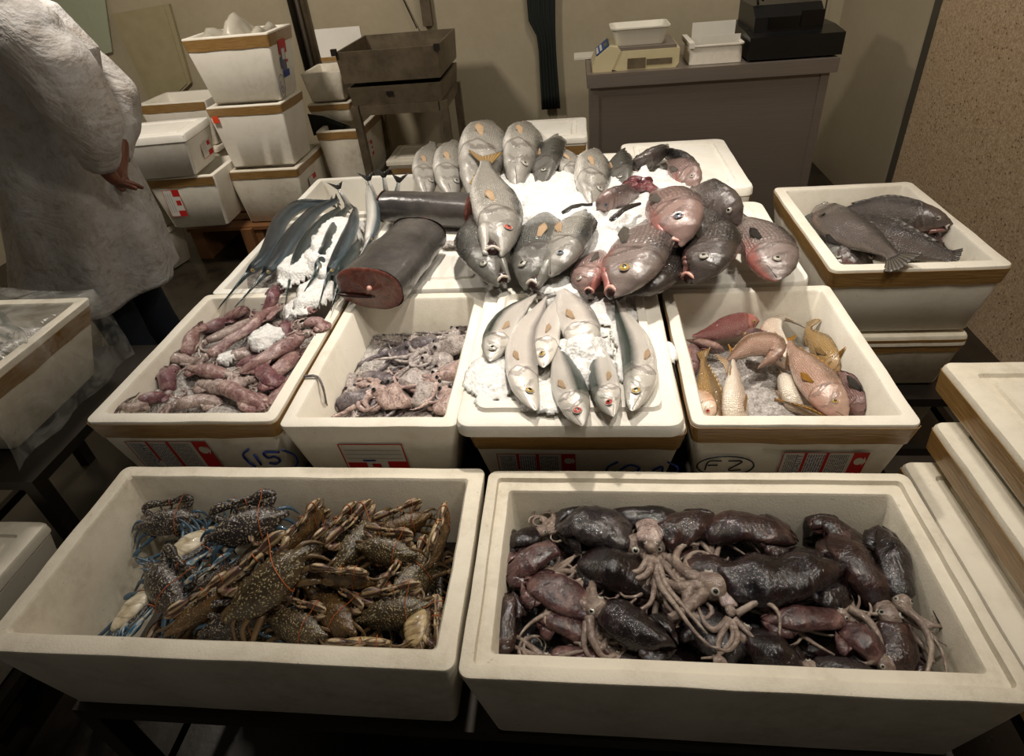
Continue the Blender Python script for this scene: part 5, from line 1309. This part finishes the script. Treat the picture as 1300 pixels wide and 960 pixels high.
gf('darkest fish in the front left corner of the box',[(1060,345,z-.05),(1062,325,z-.03),(1048,298,z-.02),(1020,266,z-.0)],20,60,'bass_dk',prof='bass',eye='iris_s',fin='fin_dark',tail=False)
gf('dark fish lying under the ragged tailed one',[(1110,345,z-.06),(1085,330,z-.03),(1060,305,z-.02),(1030,275,z-.02)],24,70,'snap_dk',prof='bass',eye='iris_s',fin='fin_dark',tail=False)
CLIPB=BXS['left']
# left edge silver fish
for i,(a,lab) in enumerate([([(34,436,.80),(20,425,.80),(5,418,.79),(-20,412,.78)],'small silver fish with its head near the film, left edge box'),([(25,446,.79),(10,436,.79),(-10,430,.78),(-30,428,.77)],'second small silver fish in the left edge box'),([(15,428,.79),(5,415,.785),(-5,400,.78),(-25,390,.77)],'small silver fish nearest the back rim of the left edge box'),([(12,456,.77),(-5,450,.77),(-30,440,.77)],'small dark fish below the silver ones in the left edge box')]):
    fish(lab,a,10,60 if i<3 else -60,'mack',prof='mack',eye='iris_y',group='small fish in the left edge box')
ice('ice in the left edge box',-1.74,1.265,.17,.18,.66,.08,pw=6,wv=.2,seed=41,mat='ice_grey',name='crushed_ice',res=.008,edge=.1)

CLIPB=None
# ================================================================== swimming crabs
# dark filler floor of the pile: deeper crabs
cz=.60
CR=[
 # label, px,py,z, kind, yaw,pitch,roll,size
 ('speckled crab at the far back left of the crab pile',212,646,.65,'dark',15,32,0,.82),
 ('blue clawed crab lying belly up, white belly shining at the back left',262,668,.65,'blue',60,165,10,1.0),
 ('second belly up crab with blue legs, just right of the big speckled left one',235,712,.64,'blue',80,170,-15,.9),
 ('large round speckled crab nearest the bare left end of the box',208,745,.665,'dark',-35,32,0,1.0),
 ('belly up crab with white shell in the front left corner of the pile',160,798,.63,'blue',75,155,0,.95),
 ('narrow blue crab on edge between the two big speckled ones',268,738,.65,'blue',60,95,10,.72),
 ('long brown crab on edge pointing to the front left',264,770,.652,'brown',48,95,0,.95),
 ('big dark speckled crab in the upper left of the pile',314,668,.68,'dark',25,38,0,1.0),
 ('crab with blue and white claws bound in orange, at the back wall',326,632,.665,'blue',178,70,0,.62),
 ('largest olive crab lying slantwise in the centre front',330,764,.69,'olive',40,25,-20,1.15),
 ('tall crab with brown and cream claws standing at the back centre',395,650,.67,'brown',70,105,0,.90),
 ('brown clawed crab right of the tall cream clawed one',438,652,.665,'olive',58,100,0,.88),
 ('dark green crab with orange bands, back right of the centre',462,686,.655,'olive',60,50,0,.98),
 ('oval olive crab wound with orange bands, right of the centre',490,700,.675,'olive',-8,48,0,.78),
 ('crab with a pale pink claw behind the oval banded one',512,662,.65,'brown',30,70,0,.8),
 ('crab standing on end against the right wall of the box',560,668,.66,'brown',85,100,0,.85),
 ('cream clawed crab lying flat, pointing right in the centre',438,736,.675,'brown',-5,100,0,.85),
 ('rough speckled crab near the right wall, middle of the box',528,738,.64,'olive',70,40,0,.9),
 ('brown crab half hidden under the cream clawed one',455,768,.63,'olive',-20,30,8,.9),
 ('brown crab with an orange band at the front, right of the largest olive one',415,792,.64,'brown',-35,38,0,.9),
 ('dark crab crowded at the front rim, centre left',368,812,.63,'olive',-15,45,0,.85),
 ('crab with pale ribbed claws along the front rim',462,824,.655,'brown',2,105,0,.85),
 ('crab showing a white ribbed belly in the front right corner',545,800,.63,'brown',100,160,0,.75),
 ('dark crab with a blue claw tip at the front rim, left of centre',292,812,.63,'dark',20,50,0,.85),
 ('crab with pale legs against the back wall, behind the dark speckled one',352,645,.64,'brown',120,60,0,.7),
 ('brown crab with an orange band in the right half, in front of the rough one',500,778,.64,'olive',15,55,0,.85),
 ('small dark crab in the front right corner of the box',522,826,.61,'olive',-40,30,0,.8),
 ('brown crab at the back wall, right of the banded claws',420,628,.63,'brown',40,80,0,.7),
 ('dark crab deep in the pile under the tall cream clawed one',390,700,.62,'dark',10,30,0,.9),
 ('dark crab deep at the right, under the standing one',570,722,.61,'olive',80,50,0,.8),
]
for i,(lab,x,y,z,k,ya,pi_,ro,sz) in enumerate(CR): crab(lab,x,y,z,k,ya,pi_,ro,sz)
rnd=random.Random(3)
names=['between the round speckled crab and the front rim','below the long brown crab','under the blue clawed crabs','under the largest olive crab','under the back centre crabs','below the oval banded crab','under the cream clawed crab','in front of the right wall','under the pale ribbed claws','in the gap right of the centre','under the dark speckled crab','below the rough speckled crab']
for i,(x,y) in enumerate([(225,815),(262,800),(250,690),(330,810),(400,670),(480,720),(440,770),(560,760),(470,840),(520,700),(320,700),(540,770)]):
    crab('shadowed crab in the bottom layer '+names[i],x,y,.575,['olive','brown','dark'][i%3],rnd.uniform(0,360),rnd.uniform(10,50),rnd.uniform(-10,10),.9)
CLIPB=BXS['crab']
mb=MB(); mb.box((-.70,.54,.535),(-.26,.83,.548)); mb.box((-.88,.54,.535),(-.70,.74,.546)); o=mb.build('brine',M['water'],None,False); tag(o,'thin dark brine on the floor of the crab box','water',None,'stuff')
CLIPB=None
# ================================================================== dark squid box
GQ='dark squid in the front right box'
CLIPB=BXS['squid']
def sq(label,pts,hw,skin,**k):
    k.setdefault('flat',.56)
    if k.get('arms',1) and not k.get('armpts'): k['arms']=8; k['armlen']=k.get('armlen',1)*1.6; k.setdefault('droop',-.004); k.setdefault('armr',1.15)
    k.setdefault('flat',.56); return squid(label,pts,hw*.97,skin,group=GQ,**k)
mb=MB(); mb.box((-.2,.4,.52),(.6,.9,.56)); o=mb.build('dark_filler',M['water'],None,False); tag(o,'black filler sheet darkening the gaps at the bottom of the squid box','water',None,'stuff')  # black sheet standing in for the shade between the squid
z=.66
sq('dark squid along the back wall, left half of the box',[(706,676,z),(742,664,z+.012),(800,690,z)],30,'sq_gy',arms=5)
sq('dark squid lying flat against the back wall, left of the pale head',[(770,652,z),(815,652,z+.005),(868,668,z)],18,'sq_dk',arms=4)
sq('dark curved squid behind the pale head with dangling arms',[(908,655,z+.01),(870,668,z+.012),(838,690,z)],22,'sq_br',arms=4,armlen=.6)
sq('squid in the back left corner, pale arms curled over it',[(638,688,z),(665,684,z+.005),(684,676,z)],15,'sq_dk',arms=6,armlen=1.0,armr=1.5)
sq('brown squid in the left end, second from the back',[(634,728,z+.004),(668,714,z+.012),(706,694,z+.01)],20,'sq_mv',arms=5,armlen=.7,head=False)
sq('brown squid at the left wall, with its head to the right',[(632,712,z-.012),(655,728,z-.005),(690,728,z-.01)],18,'sq_br',arms=7,armr=1.2)
sq('large dark squid with bright highlights in the upper left middle',[(732,716,z+.012),(775,722,z+.022),(832,744,z+.005)],29,'sq_dk',arms=3)
sq('pinkish brown squid in the left middle of the box',[(664,738,z+.01),(700,752,z+.02),(748,776,z+.01)],23,'sq_mv',arms=6,armlen=.9)
sq('squid standing along the left wall, lower left',[(648,752,z+.006),(638,790,z+.004),(632,834,z-.01)],20,'sq_br',arms=3)
sq('rosy squid lying below the pinkish brown one',[(682,788,z),(712,790,z+.008),(744,810,z)],18,'sq_mv',arms=5)
sq('squid at the front left, mauve back above the rim',[(800,856,z-.008),(750,842,z+.002),(700,840,z-.006)],20,'sq_mv',arms=6,armr=1.1)
sq('large dark red squid in the centre front, pointing right',[(860,822,z+.02),(815,800,z+.028),(766,776,z+.02)],29,'sq_dk',arms=7,armlen=.8)
sq('grey squid below the large dark red one, at the front rim',[(868,842,z),(830,846,z+.004),(790,838,z-.004)],18,'sq_gy',arms=4)
sq('squid with a pale head and long arms spilling forward, centre of the box',[(812,640,z-.02),(822,664,z+.005),(826,690,z+.03)],16,'sq_pale',arms=0,fins=False,armpts=[
  (5,(828,708,z+.03),(822,728,z+.03),(800,738,z+.025),(775,744,z+.02),(756,738,z+.015)),(5,(824,708,z+.03),(810,726,z+.03),(792,722,z+.03),(786,708,z+.03),(792,704,z+.03)),
  (5,(832,710,z+.03),(836,740,z+.02),(858,770,z+.02),(880,800,z+.02),(900,820,z+.02)),(5,(834,710,z+.03),(846,744,z+.02),(872,775,z+.02),(898,806,z+.02)),(4,(828,714,z+.02),(816,752,z+.015),(794,758,z+.015),(784,748,z+.015)),
  (4.5,(832,714,z+.02),(828,760,z+.015),(812,774,z+.015),(800,768,z+.018),(808,760,z+.018)),(4,(836,708,z+.03),(862,740,z+.02),(884,752,z+.02),(905,748,z+.02))])
sq('mottled red brown squid right of the pale head',[(856,718,z+.0),(900,722,z+.018),(940,738,z+.01)],24,'sq_br',arms=5)
sq('dark squid across the back, right of the centre',[(1014,690,z+.0),(955,670,z+.014),(890,674,z)],24,'sq_br',arms=5,armlen=.5)
sq('biggest dark squid stretching across the right middle',[(1074,722,z+.018),(1000,732,z+.03),(916,742,z+.022)],36,'sq_dk',arms=7,armlen=.8)
sq('brown squid standing behind the biggest one, near the right end',[(1058,676,z+.0),(1088,716,z+.016),(1118,768,z)],26,'sq_br',arms=2,armlen=.5)
sq('slender dark squid standing against the right wall',[(1118,668,z+.012),(1134,708,z+.02),(1144,758,z+.012)],20,'sq_dk',arms=4,armlen=.6)
sq('squid in the right front corner, pale arm curving beside it',[(1152,870,z-.012),(1142,835,z),(1132,792,z+.004)],28,'sq_br',arms=0,armpts=[(6,(1140,768,z+.02),(1168,790,z+.02),(1182,820,z+.015),(1178,850,z+.01),(1170,868,z)),(4,(1146,770,z+.01),(1192,820,z+.01),(1204,868,z))])
sq('pink striped squid below the biggest dark one',[(966,786,z+.01),(1010,786,z+.018),(1064,782,z+.01)],17,'sq_mv',arms=4,armlen=.6)
sq('pink squid with a pale rim, right of the striped one',[(1062,800,z+.008),(1092,812,z+.014),(1116,836,z+.005)],21,'sq_mv',arms=0,armpts=[(6,(1078,772,z+.02),(1104,790,z+.02),(1118,820,z+.015),(1104,842,z+.01),(1078,838,z+.01))])
sq('dark broad squid at the front, right of the centre',[(1022,866,z-.005),(985,836,z+.008),(950,812,z)],30,'sq_dk',arms=0)
sq('grey brown squid at the front rim, right half',[(1116,862,z),(1075,852,z+.006),(1036,850,z-.004)],22,'sq_gy',arms=3)
sq('squid with many pale arms hanging down, just right of the centre front',[(905,726,z+.004),(918,752,z+.016),(926,772,z+.02)],12,'sq_pale',arms=0,fins=False,armpts=[
  (5,(924,786,z+.02),(908,800,z+.018),(894,790,z+.015),(884,764,z+.015)),(5,(926,786,z+.02),(912,815,z+.015),(916,845,z+.01),(920,862,z+.0)),(4.5,(930,788,z+.02),(936,812,z+.018),(924,826,z+.018),(900,820,z+.018)),
  (4.5,(932,786,z+.02),(952,806,z+.018),(968,822,z+.015)),(4,(928,790,z+.02),(930,810,z+.015),(912,832,z+.015),(890,836,z+.01)),(5,(934,780,z+.02),(966,764,z+.03),(988,778,z+.028),(990,808,z+.02)),(6,(905,838,z+.012),(918,840,z+.012),(926,860,z+.005))])
sq('dark squid wedged below the pale headed one, centre of the box',[(868,780,z-.01),(892,790,z),(940,840,z-.01)],28,'sq_gy',arms=0,head=False)
sq('brown squid behind the standing brown one, back right',[(1030,672,z-.01),(1050,664,z),(1100,700,z-.01)],16,'sq_br',arms=3)
sq('squid with pale curled arms in the centre left',[(742,812,z-.012),(756,796,z+.0),(762,782,z+.01)],13,'sq_gy',arms=0,armpts=[(7,(748,784,z+.022),(752,812,z+.02),(766,834,z+.015),(782,832,z+.015)),(5,(744,790,z+.02),(742,822,z+.014),(758,842,z+.01),(776,842,z+.01)),(5,(690,844,z+.012),(716,832,z+.012),(742,826,z+.012))])
for i,(x,y,a,lab) in enumerate([(660,770,.3,'left end'),(700,720,1,'left end behind the rosy one'),(760,760,2,'centre left'),(830,700,.5,'middle of the back'),(890,760,1.4,'centre'),(960,780,2.2,'centre right'),(1040,770,.2,'right half'),(1100,780,1.8,'right end'),(670,820,.8,'front left corner'),(850,850,.1,'front centre'),(960,856,.1,'front right of centre'),(1120,840,1.2,'front right corner'),(1080,700,1,'back right corner'),(740,690,.2,'back left corner'),(930,690,2.9,'back centre right'),(1000,820,.1,'front right half')]):
    dx,dy=60*math.cos(a),50*math.sin(a)
    sq('half sunken squid of the bottom layer, '+lab,[(x-dx,y-dy,.60),(x,y,.607),(x+dx,y+dy,.60)],32,['sq_dk','sq_br','sq_gy'][i%3],arms=3,armmat='arm_dk')
CLIPB=BXS['pink']
# ================================================================== pink squid box
GP='pink squid in the left middle box'
def ps(label,pts,hw,skin='sq_pk',**k):
    k.setdefault('armmat','sq_pale'); k.setdefault('arms',8); k.setdefault('flat',.62); k.setdefault('armr',1.25); k['armlen']=1.4; return squid(label,pts,hw*.9,skin,group=GP,**k)
ice('melting ice and slush under the pink squid',-.892,1.216,.20,.25,.60,.135,pw=6,wv=.15,seed=51,mat='ice_grey',name='slush',res=.006,edge=.06)
z=.755
ps('pink squid standing tip up near the left wall of its box',[(248,408,z+.02),(242,430,z+.015),(234,452,z)],12,seed=1)
ps('long pink squid lying diagonally through the middle of the box',[(352,384,z+.03),(310,420,z+.03),(264,452,z+.015)],11,seed=2,armlen=.8)
ps('pale pink squid beside the long diagonal one, upper left',[(318,404,z+.01),(292,420,z+.012),(262,434,z+.005)],10,'sq_pale',seed=3)
ps('long pink squid with its head resting over the right rim',[(306,474,z+.01),(350,446,z+.02),(386,426,z+.035)],14,seed=4,armlen=.8)
ps('pink squid in the centre with its head pointing to the front right',[(238,466,z+.005),(262,470,z+.015),(288,476,z+.01)],12,'sq_pk',seed=5)
ps('pale squid at the left wall with its arms on the foam',[(256,462,z+.0),(232,456,z+.008),(210,452,z+.012)],9,'sq_pale',seed=6)
ps('rose coloured squid tip poking up at the left of the box',[(206,466,z+.015),(212,480,z+.01),(214,498,z-.01)],13,'sq_pk2',seed=7)
ps('pink squid at the front rim pointing right',[(338,518,z+.0),(308,502,z+.01),(280,488,z+.005)],14,seed=8)
ps('pink squid behind the front rim one, pointing left',[(250,484,z+.0),(280,492,z+.005),(312,484,z)],13,'sq_pale',seed=9)
ps('rounded rose squid near the right wall, front half',[(350,492,z+.012),(340,480,z+.015),(330,468,z+.005)],14,'sq_pk2',seed=10)
ps('red brown squid in the front left corner',[(215,500,z-.008),(195,504,z+.0),(176,510,z+.004)],11,'sq_pk2',seed=11,arms=4)
ps('small pale squid curling over the front left rim',[(188,512,z+.012),(172,516,z+.02),(160,516,z+.024)],9,'sq_pale',seed=12)
ps('pale squid lying at the front rim, left of the middle',[(282,512,z-.012),(255,508,z-.004),(226,514,z-.01)],12,'sq_pale',seed=13)
ps('dark rose squid in the back left corner',[(292,402,z-.01),(272,412,z+.002),(252,420,z-.01)],12,'sq_pk2',seed=14)
ps('rose squid tip rising at the back, below the needlefish',[(350,362,z+.055),(346,378,z+.045),(338,396,z+.02)],10,'sq_pk2',seed=15)
ps('pink squid hanging over the back right of the box',[(396,398,z+.05),(384,386,z+.05),(370,388,z+.035)],11,'sq_pk',seed=16)
ps('pink squid on the right rim near the fish trunk',[(412,420,z+.05),(404,408,z+.06),(388,412,z+.055)],9,'sq_pk',seed=17)
ps('rose squid behind the ice clump, right half',[(372,402,z+.01),(362,420,z+.012),(352,436,z)],12,'sq_pk2',seed=18)
ps('pale squid in the middle, under the long diagonal one',[(270,450,z-.008),(300,452,z+.0),(338,440,z-.005)],12,'sq_pale',seed=19)
ps('pink squid along the right wall in the middle',[(382,440,z+.0),(364,460,z+.008),(345,480,z)],13,seed=20)
ps('pink squid near the back wall, half in the slush',[(300,388,z-.02),(325,398,z-.008),(345,410,z-.01)],11,seed=21)
ps('rose squid in the middle of the box below the ice clump',[(300,462,z-.004),(325,458,z+.004),(352,450,z)],11,'sq_pk2',seed=22)
ps('small pink squid in the front right corner',[(370,476,z-.01),(352,500,z-.004),(340,516,z-.012)],11,seed=23)
ps('pale squid at the left wall in front of the standing one',[(236,448,z-.012),(222,468,z-.008),(206,482,z-.02)],11,'sq_pale',seed=24)
ps('pink squid between the long diagonal one and the back wall',[(330,378,z+.0),(310,392,z+.008),(288,402,z-.005)],10,seed=25)
icep('ice clump among the pink squid, right of the middle',(338,432,362,415),.765,.03,seed=52,res=.005)
icep('ice clump at the back right of the pink squid',(380,398,400,385),.775,.03,seed=53,res=.005)
icep('small ice patch at the middle of the pink squid box',(290,458,305,448),.75,.02,seed=54,res=.005)
CLIPB=BXS['octo']
# ================================================================== octopus box
GO='small octopus in the slush box'
ice('bed of crushed ice and melt water in the octopus box',-.457,1.193,.175,.25,.62,.06,pw=6,wv=.15,seed=61,mat='ice_clear',name='slush',res=.0045,edge=.05,rough=1.8)
icep('loose clear ice at the back of the octopus box',(520,425,595,405),.68,.012,seed=62,mat='ice_clear',res=.0045,rough=1.6)
icep('pale ice lumps left of the middle of the octopus box',(480,452,520,432),.68,.012,seed=63,mat='ice_grey',res=.0045,rough=1.6)
z=.70
octopus('octopus in the upper right of its box, arms toward the lid',(540,438,z),18,'oct3',200,1,group=GO)
octopus('pale octopus lying along the right side of its box',(575,440,z+.012),17,'oct',195,2,ln=4,group=GO)
octopus('octopus with a round pale head in the middle of its box',(532,482,z+.008),19,'oct',20,3,group=GO)
octopus('pink armed octopus near the lid edge',(572,474,z+.018),16,'oct2',215,4,ln=3.8,group=GO)
octopus('white mantled octopus in the lower middle, front row',(540,500,z+.008),17,'oct',60,5,group=GO)
octopus('round headed octopus at the front rim, centre of its box',(500,506,z+.008),20,'oct2',150,6,group=GO)
octopus('grey octopus in the front left, beside the left wall',(450,508,z),17,'oct3',30,7,group=GO)
octopus('small octopus curled in the left corner of its box',(442,486,z-.004),14,'oct',-60,8,group=GO)
octopus('red brown octopus in the front right corner of its box',(566,512,z),17,'oct2',100,9,group=GO)
octopus('octopus half in the slush at the front left corner',(425,515,z-.008),14,'oct',20,10,group=GO)
octopus('slate octopus behind the round headed one',(480,482,z-.004),16,'oct3',-20,11,ln=4,group=GO)
octopus('octopus arm tangle between ice and lid, far right',(590,412,z+.0),12,'oct',230,12,group=GO)
octopus('small slate octopus near the front right of the box',(590,500,z+.0),14,'oct3',160,13,group=GO)
octopus('pale octopus in the middle right, tangled with its neighbours',(556,458,z+.004),14,'oct',170,14,ln=4,group=GO)
CLIPB=None
A=[P(386,478,.806),P(402,478,.806),P(410,492,.79),P(416,518,.72),P(424,520,.70)]
o=MB().tube(crom(A,16),[.0035*(1-.4*i/15) for i in range(16)],8).build('loose_arm',M['oct3']); tag(o,'thin loose arm hooked over the left rim of the octopus box','arm')
# ================================================================== person in a lab coat, seen from the side and back
EL=PYl(112,148,2.0); WR=PYl(128,205,2.02); HD=PYl(140,226,2.04)
def skinbody(root):
    vs=[];es=[];rad=[]
    def v(p,r,par=None):
        vs.append(p); rad.append(r); 
        if par is not None: es.append((par,len(vs)-1))
        return len(vs)-1
    ox,oy=-2.06,2.22
    B=lambda dx,dy,z:(ox+dx,oy+dy,z)
    pel=v(B(0,0,.93),.13); w=v(B(.0,0,1.12),.125,pel); ch=v(B(.02,0,1.36),.145,w); nk=v(B(.01,0,1.58),.065,ch); hd=v(B(-.03,0,1.67),.075,nk); h2=v(B(-.05,0,1.77),.10,hd); h3=v(B(-.05,0,1.85),.08,h2)
    nz=v(B(-.15,0,1.74),.018,h2)
    for s in (-1,1):
        hip=v(B(0,.09*s,.88),.10,pel); kn=v(B(-.01,.10*s,.50),.065,hip); an=v(B(.03,.10*s,.10),.042,kn); tt=v(B(-.13,.11*s,.05),.035,an)
    hands=[]
    for s in (-1,1):
        sh=v(B(.03,.17*s,1.47),.068,ch)
        if s<0: sh=v(tuple(PYl(20,28,2.06)),.055,sh); sh=v(tuple(PYl(62,78,2.0)),.05,sh); el=v(tuple(EL),.048,sh); wr=v(tuple(WR),.030,el); hd_=v(tuple(HD),.028,wr)
        else: el=v((-1.84,2.42,1.18),.048,sh); wr=v((-1.80,2.26,1.0),.030,el); hd_=v((-1.77,2.16,.95),.026,wr)
        hands.append(hd_)
        p=Vector(vs[hd_])
        for i in range(4):
            q=p+Vector((.028,-.02*s*0+(-.024+.016*i)*1.0*.6,-.01-.008*i))
            a=v(tuple(q),.010,hd_); b=v(tuple(q+Vector((.022,.004,-.010))),.009,a); c=v(tuple(q+Vector((.038,.012,-.022))),.0075,b)
        t1=v(tuple(p+Vector((.0,-.02*s,-.028))),.011,hd_); t2=v(tuple(p+Vector((.02,-.024*s,-.046))),.009,t1)
    me=bpy.data.meshes.new('body'); off=Vector(root.location); me.from_pydata([tuple(Vector(q)-off) for q in vs],es,[])
    o=bpy.data.objects.new('body',me); col.objects.link(o); o.modifiers.new('k','SKIN')
    for i,r in enumerate(rad): me.skin_vertices[0].data[i].radius=(r,r)
    me.skin_vertices[0].data[0].use_root=True; sb=o.modifiers.new('s','SUBSURF'); sb.levels=2; sb.render_levels=2
    bpy.context.view_layer.update(); dg=bpy.context.evaluated_depsgraph_get(); m2=bpy.data.meshes.new_from_object(o.evaluated_get(dg)); m2.name='body'
    o.modifiers.clear(); o.data=m2; m2.materials.append(M['skin']); m2.polygons.foreach_set('use_smooth',[True]*len(m2.polygons)); o.parent=root
pr=thing('person','person in a stained white coat standing with hands behind the back, navy trousers','person',(-2.06,2.22,0))
skinbody(pr)
def cloth_loft(name,secs,mat,n=48,fold=.0,seed=0,bias=None):
    """secs: (cx,cy,z,rx,ry)"""
    mb=MB(); K=44; rings=[]
    zs=[]
    for i in range(K+1):
        t_=i/K*(len(secs)-1); a=min(len(secs)-2,int(t_)); f_=t_-a; f_=f_*f_*(3-2*f_)
        s=[secs[a][q]*(1-f_)+secs[a+1][q]*f_ for q in range(5)]; r=[]
        for k in range(n):
            an=2*math.pi*k/n; down=i/K
            w=1+fold*(.35+down)*(math.sin(an*7+seed+down*2)*.5+noise.noise(Vector((math.cos(an)*1.6,math.sin(an)*1.6,s[2]*1.3+seed)))*1.6+noise.noise(Vector((math.cos(an)*3+s[2]*3,math.sin(an)*3,s[2]*4+seed)))*.7)
            zz=s[2]
            if bias: zz+=bias(an,down)
            r.append(Vector((s[0]+s[3]*math.cos(an)*w,s[1]+s[4]*math.sin(an)*w,zz)))
        rings.append(r)
    mb.loft(rings,cap0=False,cap1=False); o=mb.build(name,M[mat],pr); md=o.modifiers.new('s','SOLIDIFY'); md.thickness=.006; md.offset=1; return o
cloth_loft('coat',[(-2.06,2.22,1.64,.07,.075),(-2.05,2.22,1.60,.12,.15),(-2.03,2.22,1.53,.22,.22),(-2.01,2.22,1.38,.285,.235),(-2.02,2.22,1.15,.24,.215),(-2.03,2.20,.95,.255,.235),(-2.03,2.17,.72,.285,.26),(-2.06,2.14,.47,.315,.285)],'coat',fold=.075,bias=lambda an,d:(.03*math.cos(an))*d*d)

def sleeve(pts,rs,seed):
    C=crom(pts,34); mb=MB(); rings=[]; ref=None; n=28
    for i,p in enumerate(C):
        t_=i/33; T=(C[min(33,i+1)]-C[max(0,i-1)]).normalized()
        ref=Vector((0,0,1)) if ref is None else ref
        ref=(ref-ref.dot(T)*T).normalized(); w=ref.cross(T)
        j=t_*(len(rs)-1); a=min(len(rs)-2,int(j)); r=rs[a]+(rs[a+1]-rs[a])*(j-a)
        rings.append([p+(ref*math.cos(an)+w*math.sin(an))*r*(1+.09*noise.noise(Vector((math.cos(an)*2,math.sin(an)*2,t_*9+seed)))+.04*math.sin(t_*26+2*math.sin(an))) for an in [2*math.pi*k/n for k in range(n)]])
    mb.loft(rings,cap0=False,cap1=False); o=mb.build('coat_sleeve',M['coat'],pr); md=o.modifiers.new('s','SOLIDIFY'); md.thickness=.006; md.offset=1
sleeve([PYl(-12,-5,2.08),PYl(38,50,2.02),PYl(84,105,1.98),PYl(112,155,1.98),PYl(128,208,2.02)],[.09,.115,.118,.10,.058],1)
sleeve([(-2.02,2.38,1.42),(-1.92,2.44,1.30),(-1.85,2.44,1.18),(-1.84,2.36,1.08),(-1.84,2.27,1.0)],[.08,.085,.085,.075,.055],5)
for s in (-1,1):
    MB().tube(crom([(-2.06,2.22+.09*s,.95),(-2.06,2.22+.095*s,.7),(-2.06,2.22+.10*s,.45),(-2.02,2.22+.10*s,.07)],14),[.125,.12,.115,.11,.105,.10,.095,.09,.088,.085,.083,.082,.082,.082],16).jitter(.012,9).build('trouser_leg',M['trouser'],pr)
    MB().ball((-2.08,2.22+.105*s,.04),(.14,.055,.042),n=18,m=10).build('shoe',M['shoe'],pr)
hm=MB(); hm.ball((-2.095,2.22,1.81),(.115,.10,.115),n=24,m=14); hm.jitter(.008,30); hm.build('hair',M['hair'],pr)
# ------------------------------------------------------------------ lights
def area(name,loc,size,power,c,tgt=None,shape='DISK'):
    l=bpy.data.lights.new(name,'AREA'); l.shape=shape; l.size=size; l.energy=power; l.color=c
    o=bpy.data.objects.new(name,l); col.objects.link(o); o.location=loc
    d=(Vector(tgt) if tgt else Vector((loc[0],loc[1],0)))-Vector(loc); o.rotation_euler=d.to_track_quat('-Z','Y').to_euler(); return o
WARM=(1,.915,.81)
def spot(name,loc,tgt,power,ang,blend,rad,c):
    l=bpy.data.lights.new(name,'SPOT'); l.energy=power; l.color=c; l.spot_size=R(ang); l.spot_blend=blend; l.shadow_soft_size=rad
    o=bpy.data.objects.new(name,l); col.objects.link(o); o.location=loc
    d=Vector(tgt)-Vector(loc); o.rotation_euler=d.to_track_quat('-Z','Y').to_euler(); return o
spot('display_lamp',(-.10,1.55,2.75),(-.05,1.65,.8),135,70,.9,.05,WARM)
spot('display_lamp',(.25,.58,2.75),(.05,.95,.7),40,85,.9,.05,WARM)
spot('display_lamp',(-1.0,1.9,2.75),(-.9,1.4,.8),20,90,.9,.05,WARM)
area('fill_light',(-1.9,2.4,2.75),.35,34,WARM,(-2.2,3.2,.5))  # added fill without a fixture, brightens the back left and its walls
area('fill_light',(.7,2.9,2.75),.35,12,WARM,(.9,4.0,.6))  # added fill, lifts the counter and the wall behind it
area('fill_light',(.9,.9,2.7),.3,16,(1,.93,.82),(1.6,2.2,.8))  # added fill without a fixture, brightens the terrazzo wall and right stack
w=bpy.data.worlds.new('w'); sc.world=w; w.use_nodes=True
w.node_tree.nodes['Background'].inputs[0].default_value=(.9,.85,.75,1); w.node_tree.nodes['Background'].inputs[1].default_value=.05
vs=sc.view_settings; vs.view_transform='Standard'; vs.look='None'; vs.gamma=1; vs.use_curve_mapping=False; vs.exposure=.3
